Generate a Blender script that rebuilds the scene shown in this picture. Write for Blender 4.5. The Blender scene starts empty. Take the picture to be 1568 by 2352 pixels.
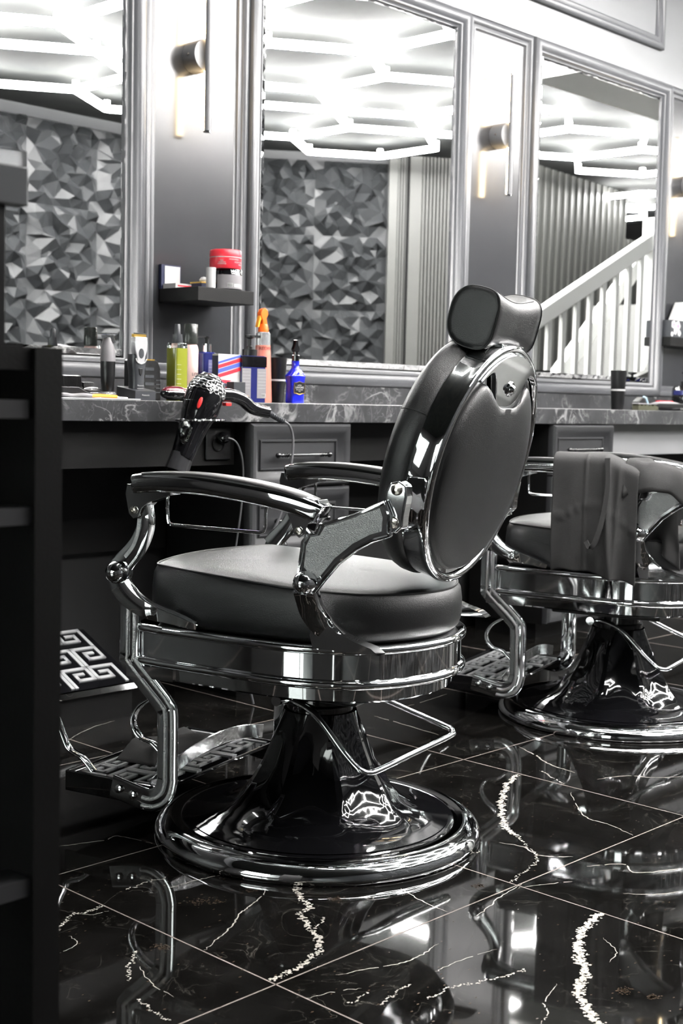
import bpy, bmesh, math, random
from mathutils import Vector, Matrix, noise, geometry
PI=math.pi
sc=bpy.context.scene
COL=sc.collection
R=random.Random(7)
V3=Vector
# ---------------------------------------------------------------- materials
def nt(name):
    m=bpy.data.materials.new(name); m.use_nodes=True
    n=m.node_tree; n.nodes.clear()
    o=n.nodes.new('ShaderNodeOutputMaterial'); b=n.nodes.new('ShaderNodeBsdfPrincipled')
    n.links.new(b.outputs[0],o.inputs[0]); return m,n,b
def mat(name,col,rough=.5,metal=0,spec=.5,trans=0,coat=0,coat_r=.05,emit=None,es=0,bump=0,bscale=200,ior=1.5,rvar=0,alpha=None):
    m,n,b=nt(name); I=b.inputs
    I['Base Color'].default_value=(*col,1); I['Roughness'].default_value=rough; I['Metallic'].default_value=metal
    I['Specular IOR Level'].default_value=spec; I['Transmission Weight'].default_value=trans; I['IOR'].default_value=ior
    I['Coat Weight'].default_value=coat; I['Coat Roughness'].default_value=coat_r
    if emit: I['Emission Color'].default_value=(*emit,1); I['Emission Strength'].default_value=es
    if bump or rvar:
        tc=n.nodes.new('ShaderNodeTexCoord'); t=n.nodes.new('ShaderNodeTexNoise'); t.inputs['Scale'].default_value=bscale; t.inputs['Detail'].default_value=3
        n.links.new(tc.outputs['Object'],t.inputs['Vector'])
        if bump:
            bp=n.nodes.new('ShaderNodeBump'); bp.inputs['Strength'].default_value=bump; bp.inputs['Distance'].default_value=.002
            n.links.new(t.outputs['Fac'],bp.inputs['Height']); n.links.new(bp.outputs[0],I['Normal'])
        if rvar:
            mr=n.nodes.new('ShaderNodeMapRange'); mr.inputs['To Min'].default_value=rough-rvar; mr.inputs['To Max'].default_value=rough+rvar
            t2=n.nodes.new('ShaderNodeTexNoise'); t2.inputs['Scale'].default_value=9; n.links.new(tc.outputs['Object'],t2.inputs['Vector'])
            n.links.new(t2.outputs['Fac'],mr.inputs['Value']); n.links.new(mr.outputs[0],I['Roughness'])
    return m
CHROME=mat('chrome',(.86,.87,.88),.045,1)
CHROME_TEX=mat('textured_chrome',(.62,.62,.62),.3,1,bump=1,bscale=480)
DCHROME=mat('cast_chrome',(.78,.79,.8),.13,1,bump=.25,bscale=60)
LEATHER=mat('black_leather',(.010,.0102,.0108),.40,0,.65,bump=.35,bscale=650)
PIPING=mat('black_piping',(.01,.01,.01),.5)
BLACK_GLOSS=mat('black_gloss',(.006,.006,.007),.05,0,.6,coat=.6)
BLACK=mat('black_plastic',(.006,.006,.0065),.35,bump=.1)
BLACKW=mat('black_melamine',(.004,.0039,.0038),.5,spec=.25,bump=.15,bscale=300)
GREYP=mat('grey_plastic',(.045,.048,.054),.35,bump=.1)
GREYW=mat('satin_grey_paint',(.08,.082,.088),.36,0,.6,rvar=.02)
PANELW=mat('satin_dark_panel',(.03,.031,.034),.19,0,.65,rvar=.02)
FRIEZE=mat('frieze_paint',(.16,.163,.17),.33,0,.8,rvar=.02)
MIRROR=mat('mirror_silver',(.93,.94,.94),.0,1)
BEVEL=mat('bevelled_mirror',(.97,.97,.97),.01,1)
WHITE=mat('white_plastic',(.5,.5,.495),.4)
WHITEP=mat('white_paint',(.24,.243,.235),.4); RAILW=mat('white_gloss_paint',(.88,.89,.87),.35); BEAM=mat('beam_paint',(.85,.86,.83),.5)
CEIL=None
TUBE=mat('led_white',(1,1,1),.5,emit=(1,.98,.96),es=70)
WARM=mat('led_warm',(1,.9,.7),.5,emit=(1,.74,.42),es=45)
RED=mat('red_plastic',(.75,.03,.05),.35)
ORANGE=mat('orange_plastic',(1,.16,.01),.35)
AMBER=mat('amber_plastic',(1,.38,.03),.35)
GREENL=mat('green_tonic',(.24,.26,.03),.12,0,.5,coat=.5)
CLEARG=mat('clear_glass',(.9,.95,.9),.03,0,.5,trans=1)
CLEARP=mat('clear_plastic',(.9,.9,.92),.15,0,.5,trans=.8)
BLUE=mat('blue_liquid',(.018,.022,.12),.15,coat=.5)
BLUEB=mat('bright_blue_glass',(.02,.03,.75),.08,trans=.35,coat=.5)
PALE=mat('pale_pink_plastic',(.85,.6,.56),.35)
SALMON=mat('salmon_liquid',(.95,.32,.24),.25,trans=.2)
NAVY=mat('navy_card',(.01,.014,.05),.5)
LABELG=mat('grey_label',(.22,.21,.22),.5)
LABELL=mat('slate_label',(.12,.12,.25),.5)
GOLD=mat('gold_foil',(.7,.45,.12),.3,1)
BURG=mat('burgundy_plastic',(.12,.01,.02),.12,coat=.6)
PINK=mat('pink_print',(.85,.2,.3),.5)
REDV=mat('red_logo',(.85,.04,.04),.3)
TEXTW=mat('white_print',(.5,.5,.5),.5)
TEXTD=mat('dark_print',(.25,.03,.03),.5)
CLOTH=mat('grey_cloth',(.08,.079,.079),.85,0,.2,bump=.5,bscale=900)
CABLE=mat('cable_grey',(.12,.12,.125),.45)
GROUT=mat('grout_grey',(.25,.21,.19),.8)
VEIN=mat('marble_vein',(.5,.47,.42),.25)
STAIN=mat('brown_fossil',(.07,.05,.035),.12)
SHELLG=mat('satin_grey_metal',(.16,.16,.165),.4,.1)
BRASS=mat('screw_steel',(.7,.66,.6),.2,1)
def add_noise_mix(m,c1,c2,scale,lo,hi,ridge=False,detail=6,dist=1.2,vec='Object',stretch=None):
    n=m.node_tree; b=[x for x in n.nodes if x.type=='BSDF_PRINCIPLED'][0]
    tc=n.nodes.new('ShaderNodeTexCoord'); src=tc.outputs[vec]
    if stretch:
        mp=n.nodes.new('ShaderNodeMapping'); mp.inputs['Scale'].default_value=stretch; n.links.new(src,mp.inputs[0]); src=mp.outputs[0]
    t=n.nodes.new('ShaderNodeTexNoise'); t.inputs['Scale'].default_value=scale; t.inputs['Detail'].default_value=detail; t.inputs['Distortion'].default_value=dist
    n.links.new(src,t.inputs['Vector']); v=t.outputs['Fac']
    if ridge:
        s=n.nodes.new('ShaderNodeMath'); s.operation='SUBTRACT'; s.inputs[1].default_value=.5; n.links.new(v,s.inputs[0])
        a=n.nodes.new('ShaderNodeMath'); a.operation='ABSOLUTE'; n.links.new(s.outputs[0],a.inputs[0]); v=a.outputs[0]
    mr=n.nodes.new('ShaderNodeMapRange'); mr.inputs['From Min'].default_value=lo; mr.inputs['From Max'].default_value=hi; n.links.new(v,mr.inputs['Value'])
    mx=n.nodes.new('ShaderNodeMix'); mx.data_type='RGBA'; mx.inputs[6].default_value=(*c1,1); mx.inputs[7].default_value=(*c2,1)
    n.links.new(mr.outputs[0],mx.inputs[0]); n.links.new(mx.outputs[2],b.inputs['Base Color'])
    return m
def marble(name,base,base2,vein,scale,width,rough,spec=.5,coat=0,amount=1.0):
    m,n,b=nt(name); b.inputs['Roughness'].default_value=rough; b.inputs['Specular IOR Level'].default_value=spec; b.inputs['Coat Weight'].default_value=coat
    L=n.links; tc=n.nodes.new('ShaderNodeTexCoord')
    def noise_(s,d,dist):
        t=n.nodes.new('ShaderNodeTexNoise'); t.inputs['Scale'].default_value=s; t.inputs['Detail'].default_value=d; t.inputs['Distortion'].default_value=dist; L.new(tc.outputs['Object'],t.inputs['Vector']); return t.outputs['Fac']
    def math_(op,a,bv):
        x=n.nodes.new('ShaderNodeMath'); x.operation=op
        for i,q in enumerate((a,bv)):
            if q is None: continue
            if isinstance(q,(int,float)): x.inputs[i].default_value=q
            else: L.new(q,x.inputs[i])
        return x.outputs[0]
    def mr_(v,a,c,d=0,e=1):
        x=n.nodes.new('ShaderNodeMapRange'); x.inputs['From Min'].default_value=a; x.inputs['From Max'].default_value=c; x.inputs['To Min'].default_value=d; x.inputs['To Max'].default_value=e; L.new(v,x.inputs['Value']); return x.outputs[0]
    v1=mr_(math_('ABSOLUTE',math_('SUBTRACT',noise_(scale,8,1.5),.5),None),0,width,1,0)
    msk=mr_(noise_(scale*.8,3,.3),.42,.6)
    v2=mr_(math_('ABSOLUTE',math_('SUBTRACT',noise_(scale*2.3,7,2),.52),None),0,width*.7,.5,0)
    v=math_('MULTIPLY',math_('MAXIMUM',v1,v2),msk); v=math_('MULTIPLY',v,amount)
    bm=n.nodes.new('ShaderNodeMix'); bm.data_type='RGBA'; bm.inputs[6].default_value=(*base,1); bm.inputs[7].default_value=(*base2,1); L.new(mr_(noise_(scale*1.5,6,.5),.3,.7),bm.inputs[0])
    mx=n.nodes.new('ShaderNodeMix'); mx.data_type='RGBA'; mx.inputs[7].default_value=(*vein,1); L.new(bm.outputs[2],mx.inputs[6]); L.new(v,mx.inputs[0]); L.new(mx.outputs[2],b.inputs['Base Color'])
    return m
COUNTER=marble('grey_marble_laminate',(.018,.0185,.02),(.042,.043,.046),(.42,.42,.42),8,.032,.38,amount=.6)
FLOORM=marble('black_marble_tile',(.0035,.0033,.003),(.009,.0085,.008),(.16,.15,.13),6.5,.006,.035,spec=.5,amount=.35)
CEILM=mat('ceiling_plaster',(.5,.51,.51),.8,0,.08,bump=.3,bscale=6)
add_noise_mix(CEILM,(.034,.036,.036),(.048,.05,.048),2.2,.35,.65)
PANEL3D=mat('relief_panel_grey',(.031,.033,.035),.4,0,.5)
SLAT=mat('slat_grey',(.055,.056,.053),.5)
SLATL=mat('slat_light',(.095,.096,.09),.4)
WALLD=mat('dark_wall_paint',(.01,.01,.0105),.5)
WALLC=mat('charcoal_wall_paint',(.01,.01,.0105),.55)
# ---------------------------------------------------------------- mesh helpers
def obj(name,bm,m,parent=None,smooth=35,loc=None,rot=None,mats=None,bevel=0,bseg=2,sub=0):
    bmesh.ops.recalc_face_normals(bm,faces=bm.faces[:])
    me=bpy.data.meshes.new(name); bm.to_mesh(me); bm.free()
    for x in (mats or [m]): me.materials.append(x)
    if smooth:
        me.polygons.foreach_set('use_smooth',[True]*len(me.polygons))
        try: me.set_sharp_from_angle(angle=math.radians(smooth))
        except Exception: pass
    o=bpy.data.objects.new(name,me); COL.objects.link(o)
    if parent: o.parent=parent
    if loc: o.location=loc
    if rot: o.rotation_euler=rot
    if bevel:
        b=o.modifiers.new('bevel','BEVEL'); b.width=bevel; b.segments=bseg; b.limit_method='ANGLE'; b.angle_limit=math.radians(40); b.harden_normals=bool(smooth)
    if sub:
        s=o.modifiers.new('sub','SUBSURF'); s.levels=sub; s.render_levels=sub
    return o
def tag(o,label,cat,group=None):
    o['label']=label; o['category']=cat
    if group: o['group']=group
    return o
def thing(name,label,cat,loc=(0,0,0),rz=0,group=None):
    o=bpy.data.objects.new(name,None); COL.objects.link(o); o.empty_display_size=.05; o.location=loc; o.rotation_euler=(0,0,rz)
    return tag(o,label,cat,group)
def struct(o): o['kind']='structure'; return o
def B(): return bmesh.new()
def box(bm,x0,x1,y0,y1,z0,z1,mi=0):
    vs=[bm.verts.new((x,y,z)) for x in (x0,x1) for y in (y0,y1) for z in (z0,z1)]
    fs=[]
    for q in ((0,1,3,2),(4,6,7,5),(0,4,5,1),(2,3,7,6),(0,2,6,4),(1,5,7,3)):
        f=bm.faces.new([vs[i] for i in q]); f.material_index=mi; fs.append(f)
    return vs
def xf(bm,vs,M):
    bmesh.ops.transform(bm,matrix=M,verts=vs)
def lathe(bm,prof,n=48,M=None,cap=True,mi=0,sx=1,sy=1):
    rings=[]; new=[]
    for r,z in prof:
        if r<1e-6:
            v=bm.verts.new((0,0,z)); rings.append([v]); new.append(v)
        else:
            rg=[bm.verts.new((r*sx*math.cos(2*PI*i/n),r*sy*math.sin(2*PI*i/n),z)) for i in range(n)]; rings.append(rg); new+=rg
    for a,b in zip(rings,rings[1:]):
        for i in range(n):
            j=(i+1)%n
            if len(a)==1 and len(b)==1: continue
            if len(a)==1: f=bm.faces.new((a[0],b[i],b[j]))
            elif len(b)==1: f=bm.faces.new((a[i],a[j],b[0]))
            else: f=bm.faces.new((a[i],a[j],b[j],b[i]))
            f.material_index=mi
    if cap:
        for rg in (rings[0],rings[-1]):
            if len(rg)>1:
                f=bm.faces.new(rg); f.material_index=mi
    if M is not None: xf(bm,new,M)
    return new
def cat(pts,per=6,closed=False):
    out=[]; n=len(pts); P=[V3(p) if len(p)==3 else V3((p[0],p[1],0)) for p in pts]
    rng=range(n if closed else n-1)
    for i in rng:
        p0=P[(i-1)%n] if closed or i>0 else P[0]; p1=P[i]; p2=P[(i+1)%n]; p3=P[(i+2)%n] if closed or i+2<n else P[-1]
        for k in range(per):
            t=k/per; out.append(.5*((2*p1)+(p2-p0)*t+(2*p0-5*p1+4*p2-p3)*t*t+(3*p1-p0-3*p2+p3)*t**3))
    if not closed: out.append(P[-1])
    return out
def sweep(bm,path,sect,side=None,closed=False,mi=0,scale=None,cap=True):
    """sect: list of (a,b): a along side vector, b along normal; scale: fn(t)->(sa,sb)"""
    P=[V3(p) for p in path]; n=len(P); rings=[]; S=None
    for i,p in enumerate(P):
        if closed: T=P[(i+1)%n]-P[(i-1)%n]
        else: T=P[min(i+1,n-1)]-P[max(i-1,0)]
        if T.length<1e-9: T=V3((0,0,1))
        T.normalize()
        if side is not None: s=V3(side); s=s-T*s.dot(T)
        else:
            if S is None:
                s=T.orthogonal()
            else: s=S-T*S.dot(T)
        if s.length<1e-6: s=T.orthogonal()
        s.normalize(); S=s; N=T.cross(s)
        sa,sb=(scale(i/(max(1,n-1))) if scale else (1,1))
        rings.append([bm.verts.new(p+s*a*sa+N*b*sb) for a,b in sect])
    m=len(sect)
    for k in range(n if closed else n-1):
        a,b=rings[k],rings[(k+1)%n]
        for i in range(m):
            j=(i+1)%m
            f=bm.faces.new((a[i],a[j],b[j],b[i])); f.material_index=mi
    if cap and not closed:
        for rg in (rings[0],rings[-1]):
            try: f=bm.faces.new(rg); f.material_index=mi
            except Exception: pass
    return [v for r in rings for v in r]
def circ(r,n=12): return [(r*math.cos(2*PI*i/n),r*math.sin(2*PI*i/n)) for i in range(n)]
def rrect(w,h,r,k=4):
    out=[]
    for cx,cy,a0 in ((w/2-r,h/2-r,0),(-w/2+r,h/2-r,90),(-w/2+r,-h/2+r,180),(w/2-r,-h/2+r,270)):
        for i in range(k+1):
            a=math.radians(a0+90*i/k); out.append((cx+r*math.cos(a),cy+r*math.sin(a)))
    return out
def tube(bm,path,r,n=10,closed=False,mi=0): return sweep(bm,path,circ(r,n),closed=closed,mi=mi)
def prism(bm,pts,a,b,axis='x',mi=0):
    """extrude 2D outline: axis x -> pts are (y,z)"""
    def mk(p,t): return {'x':(t,p[0],p[1]),'y':(p[0],t,p[1]),'z':(p[0],p[1],t)}[axis]
    A=[bm.verts.new(mk(p,a)) for p in pts]; C=[bm.verts.new(mk(p,b)) for p in pts]; n=len(pts)
    for i in range(n):
        j=(i+1)%n; f=bm.faces.new((A[i],A[j],C[j],C[i])); f.material_index=mi
    for rg in (A,C): f=bm.faces.new(rg); f.material_index=mi
    return A+C
def rods(M): return M
def loft(bm,rings,mi=0,cap=True):
    RG=[[bm.verts.new(p) for p in r] for r in rings]; m=len(RG[0])
    for a,b in zip(RG,RG[1:]):
        for i in range(m):
            j=(i+1)%m; f=bm.faces.new((a[i],a[j],b[j],b[i])); f.material_index=mi
    if cap:
        for rg in (RG[0],RG[-1]): f=bm.faces.new(rg); f.material_index=mi
    return [v for r in RG for v in r]
def offs(out,d):
    n=len(out); res=[]
    for i,p in enumerate(out):
        a=out[(i-1)%n]; b=out[(i+1)%n]; t=V3((b[0]-a[0],b[1]-a[1],0)).normalized(); res.append((p[0]+t.y*d,p[1]-t.x*d))
    return res
def ball(bm,c,r,n=20,sz=1,mi=0):
    k=n//2; return lathe(bm,[(r*math.sin(PI*i/k) if 0<i<k else 0,-r*sz*math.cos(PI*i/k)) for i in range(k+1)],n,Matrix.Translation(c),cap=False,mi=mi)
def text(name,s,size,parent,m,M,extrude=.0003,align='CENTER'):
    c=bpy.data.curves.new(name,'FONT'); c.body=s; c.size=size; c.extrude=extrude; c.align_x=align; c.align_y='CENTER'
    o=bpy.data.objects.new(name+'_t',c); COL.objects.link(o)
    dg=bpy.context.evaluated_depsgraph_get(); me=bpy.data.meshes.new_from_object(o.evaluated_get(dg)); bpy.data.objects.remove(o)
    me.materials.clear(); me.materials.append(m); me.transform(M)
    t=bpy.data.objects.new(name,me); COL.objects.link(t)
    if parent: t.parent=parent
    return t
def copy_tree(o,parent=None):
    c=o.copy(); COL.objects.link(c)
    if parent: c.parent=parent
    for ch in list(o.children): copy_tree(ch,c)
    return c
def Tm(x=0,y=0,z=0): return Matrix.Translation((x,y,z))
def Rm(a,ax): return Matrix.Rotation(a,4,ax)
FACE_CAM=Rm(PI/2,'X')    # text standing upright facing -Y
# ================================================================= the setting
CZ=2.865; YM=3.2; XL,XR=-2.6,13.0
# floor: black marble tiles 60 cm, grout lines, veins of the stone
X0,Y0,TS=1.336,1.383,.6
bm=B()
gx=[X0+TS*i for i in range(-7,20)]; gy=[Y0+TS*i for i in range(-6,4)]
G=.0014
def fl(x0,x1,y0,y1,z,mi):
    f=bm.faces.new([bm.verts.new(p) for p in ((x0,y0,z),(x1,y0,z),(x1,y1,z),(x0,y1,z))]); f.material_index=mi
fl(XL,XR,-1.9,YM,0,0)
for x in gx:
    if XL<x<XR: fl(x-G,x+G,-1.9,YM,.0002,1)
for y in gy:
    if -1.9<y<YM: fl(XL,XR,y-G,y+G,.0002,1)
VEINS= [('g', 0.0084, [(1.641, 1.651), (1.602, 1.601), (1.593, 1.569), (1.554, 1.552), (1.529, 1.511), (1.488, 1.44), (1.442, 1.414), (1.397, 1.402), (1.344, 1.399)]), ('g', 0.0041, [(1.574, 1.52), (1.506, 1.471), (1.477, 1.432)]), ('l', 0.0031, [(1.591, 1.677), (1.56, 1.655), (1.519, 1.638), (1.479, 1.622), (1.431, 1.59), (1.378, 1.567), (1.34, 1.549)]), ('g', 0.0045, [(1.262, 1.618), (1.224, 1.586), (1.189, 1.545)]), ('l', 0.0017, [(1.229, 1.571), (1.205, 1.509), (1.201, 1.454)]), ('g', 0.0032, [(1.16, 1.482), (1.15, 1.445), (1.149, 1.4)]), ('g', 0.0062, [(1.194, 1.762), (1.214, 1.768), (1.267, 1.807), (1.293, 1.807), (1.337, 1.806)]), ('l', 0.0019, [(1.283, 1.805), (1.301, 1.787), (1.329, 1.783)]), ('l', 0.0018, [(1.219, 1.739), (1.21, 1.705), (1.17, 1.692)]), ('l', 0.0028, [(1.443, 2.124), (1.455, 2.112), (1.539, 2.081), (1.573, 2.085), (1.595, 2.002)]), ('l', 0.002, [(1.467, 1.797), (1.528, 1.793), (1.572, 1.784), (1.592, 1.771)]), ('g', 0.0019, [(1.407, 1.838), (1.449, 1.843), (1.498, 1.842)]), ('l', 0.0028, [(1.424, 1.345), (1.479, 1.324), (1.529, 1.306), (1.572, 1.303), (1.628, 1.314)]), ('l', 0.0017, [(1.544, 1.248), (1.596, 1.248), (1.681, 1.236)]), ('g', 0.0022, [(1.464, 1.195), (1.524, 1.198), (1.556, 1.182), (1.601, 1.167), (1.655, 1.158)]), ('l', 0.0016, [(1.333, 1.319), (1.376, 1.308), (1.419, 1.287)]), ('g', 0.0022, [(1.369, 1.266), (1.418, 1.268)]), ('g', 0.0027, [(1.401, 1.235), (1.438, 1.239), (1.482, 1.248)]), ('g', 0.0125, [(1.927, 1.205), (1.872, 1.19), (1.79, 1.157), (1.752, 1.123), (1.686, 1.076), (1.647, 1.062), (1.613, 1.024), (1.576, 0.981), (1.536, 0.935)]), ('g', 0.0109, [(2.522, 1.815), (2.416, 1.768), (2.303, 1.695), (2.189, 1.598), (2.161, 1.55)]), ('g', 0.0055, [(2.161, 1.55), (2.115, 1.485), (2.076, 1.437), (2.008, 1.418), (1.932, 1.397)]), ('l', 0.0035, [(2.102, 1.549), (2.116, 1.501), (2.099, 1.448), (2.142, 1.399)]), ('l', 0.0043, [(2.738, 1.967), (2.702, 1.888), (2.66, 1.819), (2.643, 1.733)]), ('g', 0.0033, [(2.596, 1.799), (2.543, 1.701)]), ('l', 0.0031, [(2.499, 1.648), (2.404, 1.562), (2.367, 1.515), (2.363, 1.46), (2.339, 1.388)]), ('l', 0.0034, [(2.116, 1.351), (2.176, 1.312), (2.153, 1.27), (2.24, 1.221)]), ('l', 0.002, [(2.043, 1.229), (2.078, 1.189), (2.131, 1.16)]), ('l', 0.002, [(1.926, 1.373), (1.969, 1.356), (2.03, 1.322)]), ('l', 0.0021, [(1.644, 1.095), (1.581, 1.074), (1.55, 1.046), (1.518, 1.037)]), ('l', 0.0025, [(1.77, 1.517), (1.753, 1.461), (1.743, 1.389)]), ('l', 0.0026, [(1.766, 1.342), (1.811, 1.353), (1.868, 1.369), (1.95, 1.381)]), ('l', 0.0029, [(2.704, 2.429), (2.695, 2.325), (2.677, 2.167)]), ('l', 0.002, [(2.844, 2.447), (2.942, 2.457), (3.087, 2.478)]), ('l', 0.0028, [(1.927, 2.763), (2.045, 2.826), (2.14, 2.85)]), ('l', 0.0026, [(2.634, 1.667), (2.714, 1.635), (2.748, 1.585), (2.808, 1.542)]), ('g', 0.0028, [(1.856, 1.528), (1.977, 1.543), (2.032, 1.544)]), ('l', 0.0018, [(1.844, 1.142), (1.814, 1.099), (1.77, 1.083)])]
STAINS= [(1.474, 1.706, 0.03, -0.028, 0.016, 0.019), (1.301, 1.603, 0.014, -0.013, 0.01, 0.012), (1.699, 1.012, 0.012, -0.011, 0.012, 0.007), (1.882, 1.428, 0.013, -0.012, 0.01, 0.008), (1.711, 0.971, 0.008, -0.007, 0.008, 0.005), (1.647, 1.56, 0.011, -0.01, 0.007, 0.007), (1.567, 1.691, 0.008, -0.007, 0.006, 0.006), (1.695, 1.521, 0.008, -0.007, 0.006, 0.006)]
rv=random.Random(3)
for k,w,p in VEINS:
    pts=cat(p,8); P=[q.copy() for q in pts]
    for i,q in enumerate(P):
        q.x+=rv.uniform(-1,1)*(.004 if k=='g' else .0018); q.y+=rv.uniform(-1,1)*(.005 if k=='g' else .002)
    if k=='l':
        for i in range(len(P)-1):
            a,b=P[i],P[i+1]; d=(b-a); 
            if d.length<1e-5: continue
            nrm=V3((-d.y,d.x,0)).normalized(); 
            if rv.random()<.08: continue
            e0=math.sin(PI*i/(len(P)-1))**.5 if 0<i<len(P)-1 else .2; e1=math.sin(PI*(i+1)/(len(P)-1))**.5 if i+1<len(P)-1 else .2
            w0=w*.5*e0*rv.uniform(.5,1.1); w1=w*.5*e1*rv.uniform(.5,1.1)
            f=bm.faces.new([bm.verts.new((q.x,q.y,.0003)) for q in (a-nrm*w0,a+nrm*w0,b+nrm*w1,b-nrm*w1)]); f.material_index=2
    else:
        L=sum((P[i+1]-P[i]).length for i in range(len(P)-1))
        for i in range(len(P)-1):
            a,b=P[i],P[i+1]; ln=(b-a).length
            for _ in range(int(ln/.0016*max(1,w/.006)*.9)+1):
                t=rv.random(); c=a.lerp(b,t)+V3((rv.gauss(0,w*.3),rv.gauss(0,w*.3),0)); s=rv.uniform(.0009,.0032)*min(1.3,max(.6,w/.009)); an=rv.random()*PI
                nn=5; pp=[]
                for j in range(nn):
                    aa=an+2*PI*j/nn; rr=s*rv.uniform(.6,1.2); pp.append((c.x+rr*math.cos(aa)*1.2,c.y+rr*math.sin(aa),.00031+rv.random()*.00005))
                f=bm.faces.new([bm.verts.new(q) for q in pp]); f.material_index=2
for cx,cy,ux,uy,vx,vy in STAINS:
    for _ in range(60):
        t=rv.gauss(0,.4); s=rv.gauss(0,.4); x=cx+ux*t+vx*s; y=cy+uy*t+vy*s; r=rv.uniform(.0008,.0026); n0=5
        f=bm.faces.new([bm.verts.new((x+r*rv.uniform(.5,1.3)*math.cos(2*PI*j/n0),y+r*rv.uniform(.5,1.3)*math.sin(2*PI*j/n0),.00025)) for j in range(n0)]); f.material_index=3
# small pale flecks in the stone
for _ in range(2600):
    x=rv.uniform(.9,3.4); y=rv.uniform(.7,2.9); r=rv.uniform(.0006,.0018)
    f=bm.faces.new([bm.verts.new((x+r*2*math.cos(2*PI*j/4),y+r*math.sin(2*PI*j/4),.0002)) for j in range(4)]); f.material_index=3
floor=obj('floor',bm,None,mats=[FLOORM,GROUT,VEIN,STAIN],smooth=0); struct(floor)
bm=B(); box(bm,XL,XR,-1.9,YM+.1,CZ,CZ+.1); struct(obj('ceiling',bm,CEILM,smooth=0))
bm=B(); box(bm,XL,XR,YM,YM+.1,0,2.295); struct(obj('wall_back',bm,WALLC,smooth=0))
bm=B(); box(bm,XL,XR,YM-.012,YM+.1,2.3,CZ); struct(obj('wall_frieze',bm,FRIEZE,smooth=0))
bm=B(); box(bm,XR,XR+.1,-1.9,YM+.1,0,CZ); struct(obj('wall_right',bm,WALLD,smooth=0))
# left wall with a shop window
bm=B(); wy0,wy1,wz0,wz1=-1.3,2.3,.35,2.35
box(bm,XL-.15,XL,-1.95,wy0,0,CZ); box(bm,XL-.15,XL,wy1,YM+.1,0,CZ); box(bm,XL-.15,XL,wy0,wy1,0,wz0); box(bm,XL-.15,XL,wy0,wy1,wz1,CZ)
struct(obj('wall_left',bm,WALLD,smooth=0))
w1=bpy.data.objects.new('window_1',None); COL.objects.link(w1); struct(w1); w1.location=(XL,wy0,wz0)
bm=B(); W=wy1-wy0; H=wz1-wz0
for a,b,c,d in ((0,W,0,.06),(0,W,H-.06,H),(0,.06,0,H),(W-.06,W,0,H),(W/3-.025,W/3+.025,0,H),(2*W/3-.025,2*W/3+.025,0,H),(0,W,H*.72-.02,H*.72+.02)): box(bm,-.12,-.04,a,b,c,d)
obj('window_frame',bm,BLACKW,w1,smooth=0)
bm=B(); box(bm,-.085,-.08,.03,W-.03,.03,H-.03); obj('window_pane',bm,CLEARG,w1,smooth=0)
# opposite wall of triangular relief panels
def relief(px0,ncol,u0,z1,nrow,T,uo,origin,ux,nrmv):
    """tiles in (u,z) plane; returns bmesh"""
    bm=B(); rr=random.Random(11); pts=[]; h=[]
    N=8
    for i in range(N+1):
        for j in range(N+1):
            edge=(i in (0,N) or j in (0,N))
            x=i/N; y=j/N
            if not edge: x+=rr.uniform(-.05,.05); y+=rr.uniform(-.05,.05)
            elif i in (0,N) and 0<j<N: y+=0
            pts.append((x,y)); h.append(0 if edge else (rr.uniform(.35,1.) if (i+j)%2 else rr.uniform(0,.3)))
    for k in range(34):
        pts.append((rr.uniform(.06,.94),rr.uniform(.06,.94))); h.append(rr.uniform(.0,1.))
    d=geometry.delaunay_2d_cdt([V3(p).to_2d() if len(p)==3 else __import__('mathutils').Vector(p) for p in pts],[],[],0,1e-5)
    vv,_,ff=d[0],d[1],d[2]; oi=d[3]
    O=V3(origin); U=V3(ux).normalized(); Nn=V3(nrmv).normalized()
    for c in range(ncol):
        for r in range(nrow):
            flip=((c+r)%2)
            ids=[]
            for i,v in enumerate(vv):
                hh=h[oi[i][0]] if oi[i] else 0
                a=v.x if not flip else 1-v.x; b=v.y if not flip else 1-v.y
                p=O+U*(uo+(c+a)*T)+V3((0,0,1))*(z1-(r+1-b)*T)+Nn*(hh*.115)
                ids.append(bm.verts.new(p))
            for f in ff: bm.faces.new([ids[i] for i in f])
    return bm
YO=-1.83
bm=relief(0,9,0,2.80,5,.6,0,(1.75,YO,0),(1,0,0),(0,1,0)); box(bm,XL,7.6,YO-.1,YO-.001,0,CZ); box(bm,XL,7.35,YO-.001,YO+.02,2.785,CZ); box(bm,XL,1.75,YO-.001,YO+.03,0,CZ)
o=obj('wall_opposite',bm,PANEL3D,smooth=0); struct(o)
CU=V3((.94,.72,0)).normalized(); CN=V3((-CU.y,CU.x,0))
bm=relief(0,2,0,2.80,5,.6,-.3+.31,(7.35,-1.83,0),CU,CN)
for b0 in [bm]:
    vs=box(b0,0,2.2,-.1,-.001,0,CZ); xf(b0,vs,Matrix(((CU.x,CN.x,0,7.35),(CU.y,CN.y,0,-1.83),(0,0,1,0),(0,0,0,1))))
o=obj('wall_chamfer',bm,PANEL3D,smooth=0); struct(o)
# fluted trim at the end of the relief panels
MC=Matrix(((CU.x,CN.x,0,7.35),(CU.y,CN.y,0,-1.83),(0,0,1,0),(0,0,0,1)))
bm=B(); u=1.215
vs=box(bm,u,u+.07,0,.05,0,CZ)
for k in range(4): vs+=box(bm,u+.075+.022*k,u+.088+.022*k,0,.05,0,CZ)
vs+=box(bm,u+.17,u+.27,0,.06,0,CZ)
for k in range(9): vs+=box(bm,u+.28+.03*k,u+.297+.03*k,0,.05,0,CZ)
xf(bm,vs,MC); struct(obj('trim_1',bm,SLATL,smooth=0))
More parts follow.
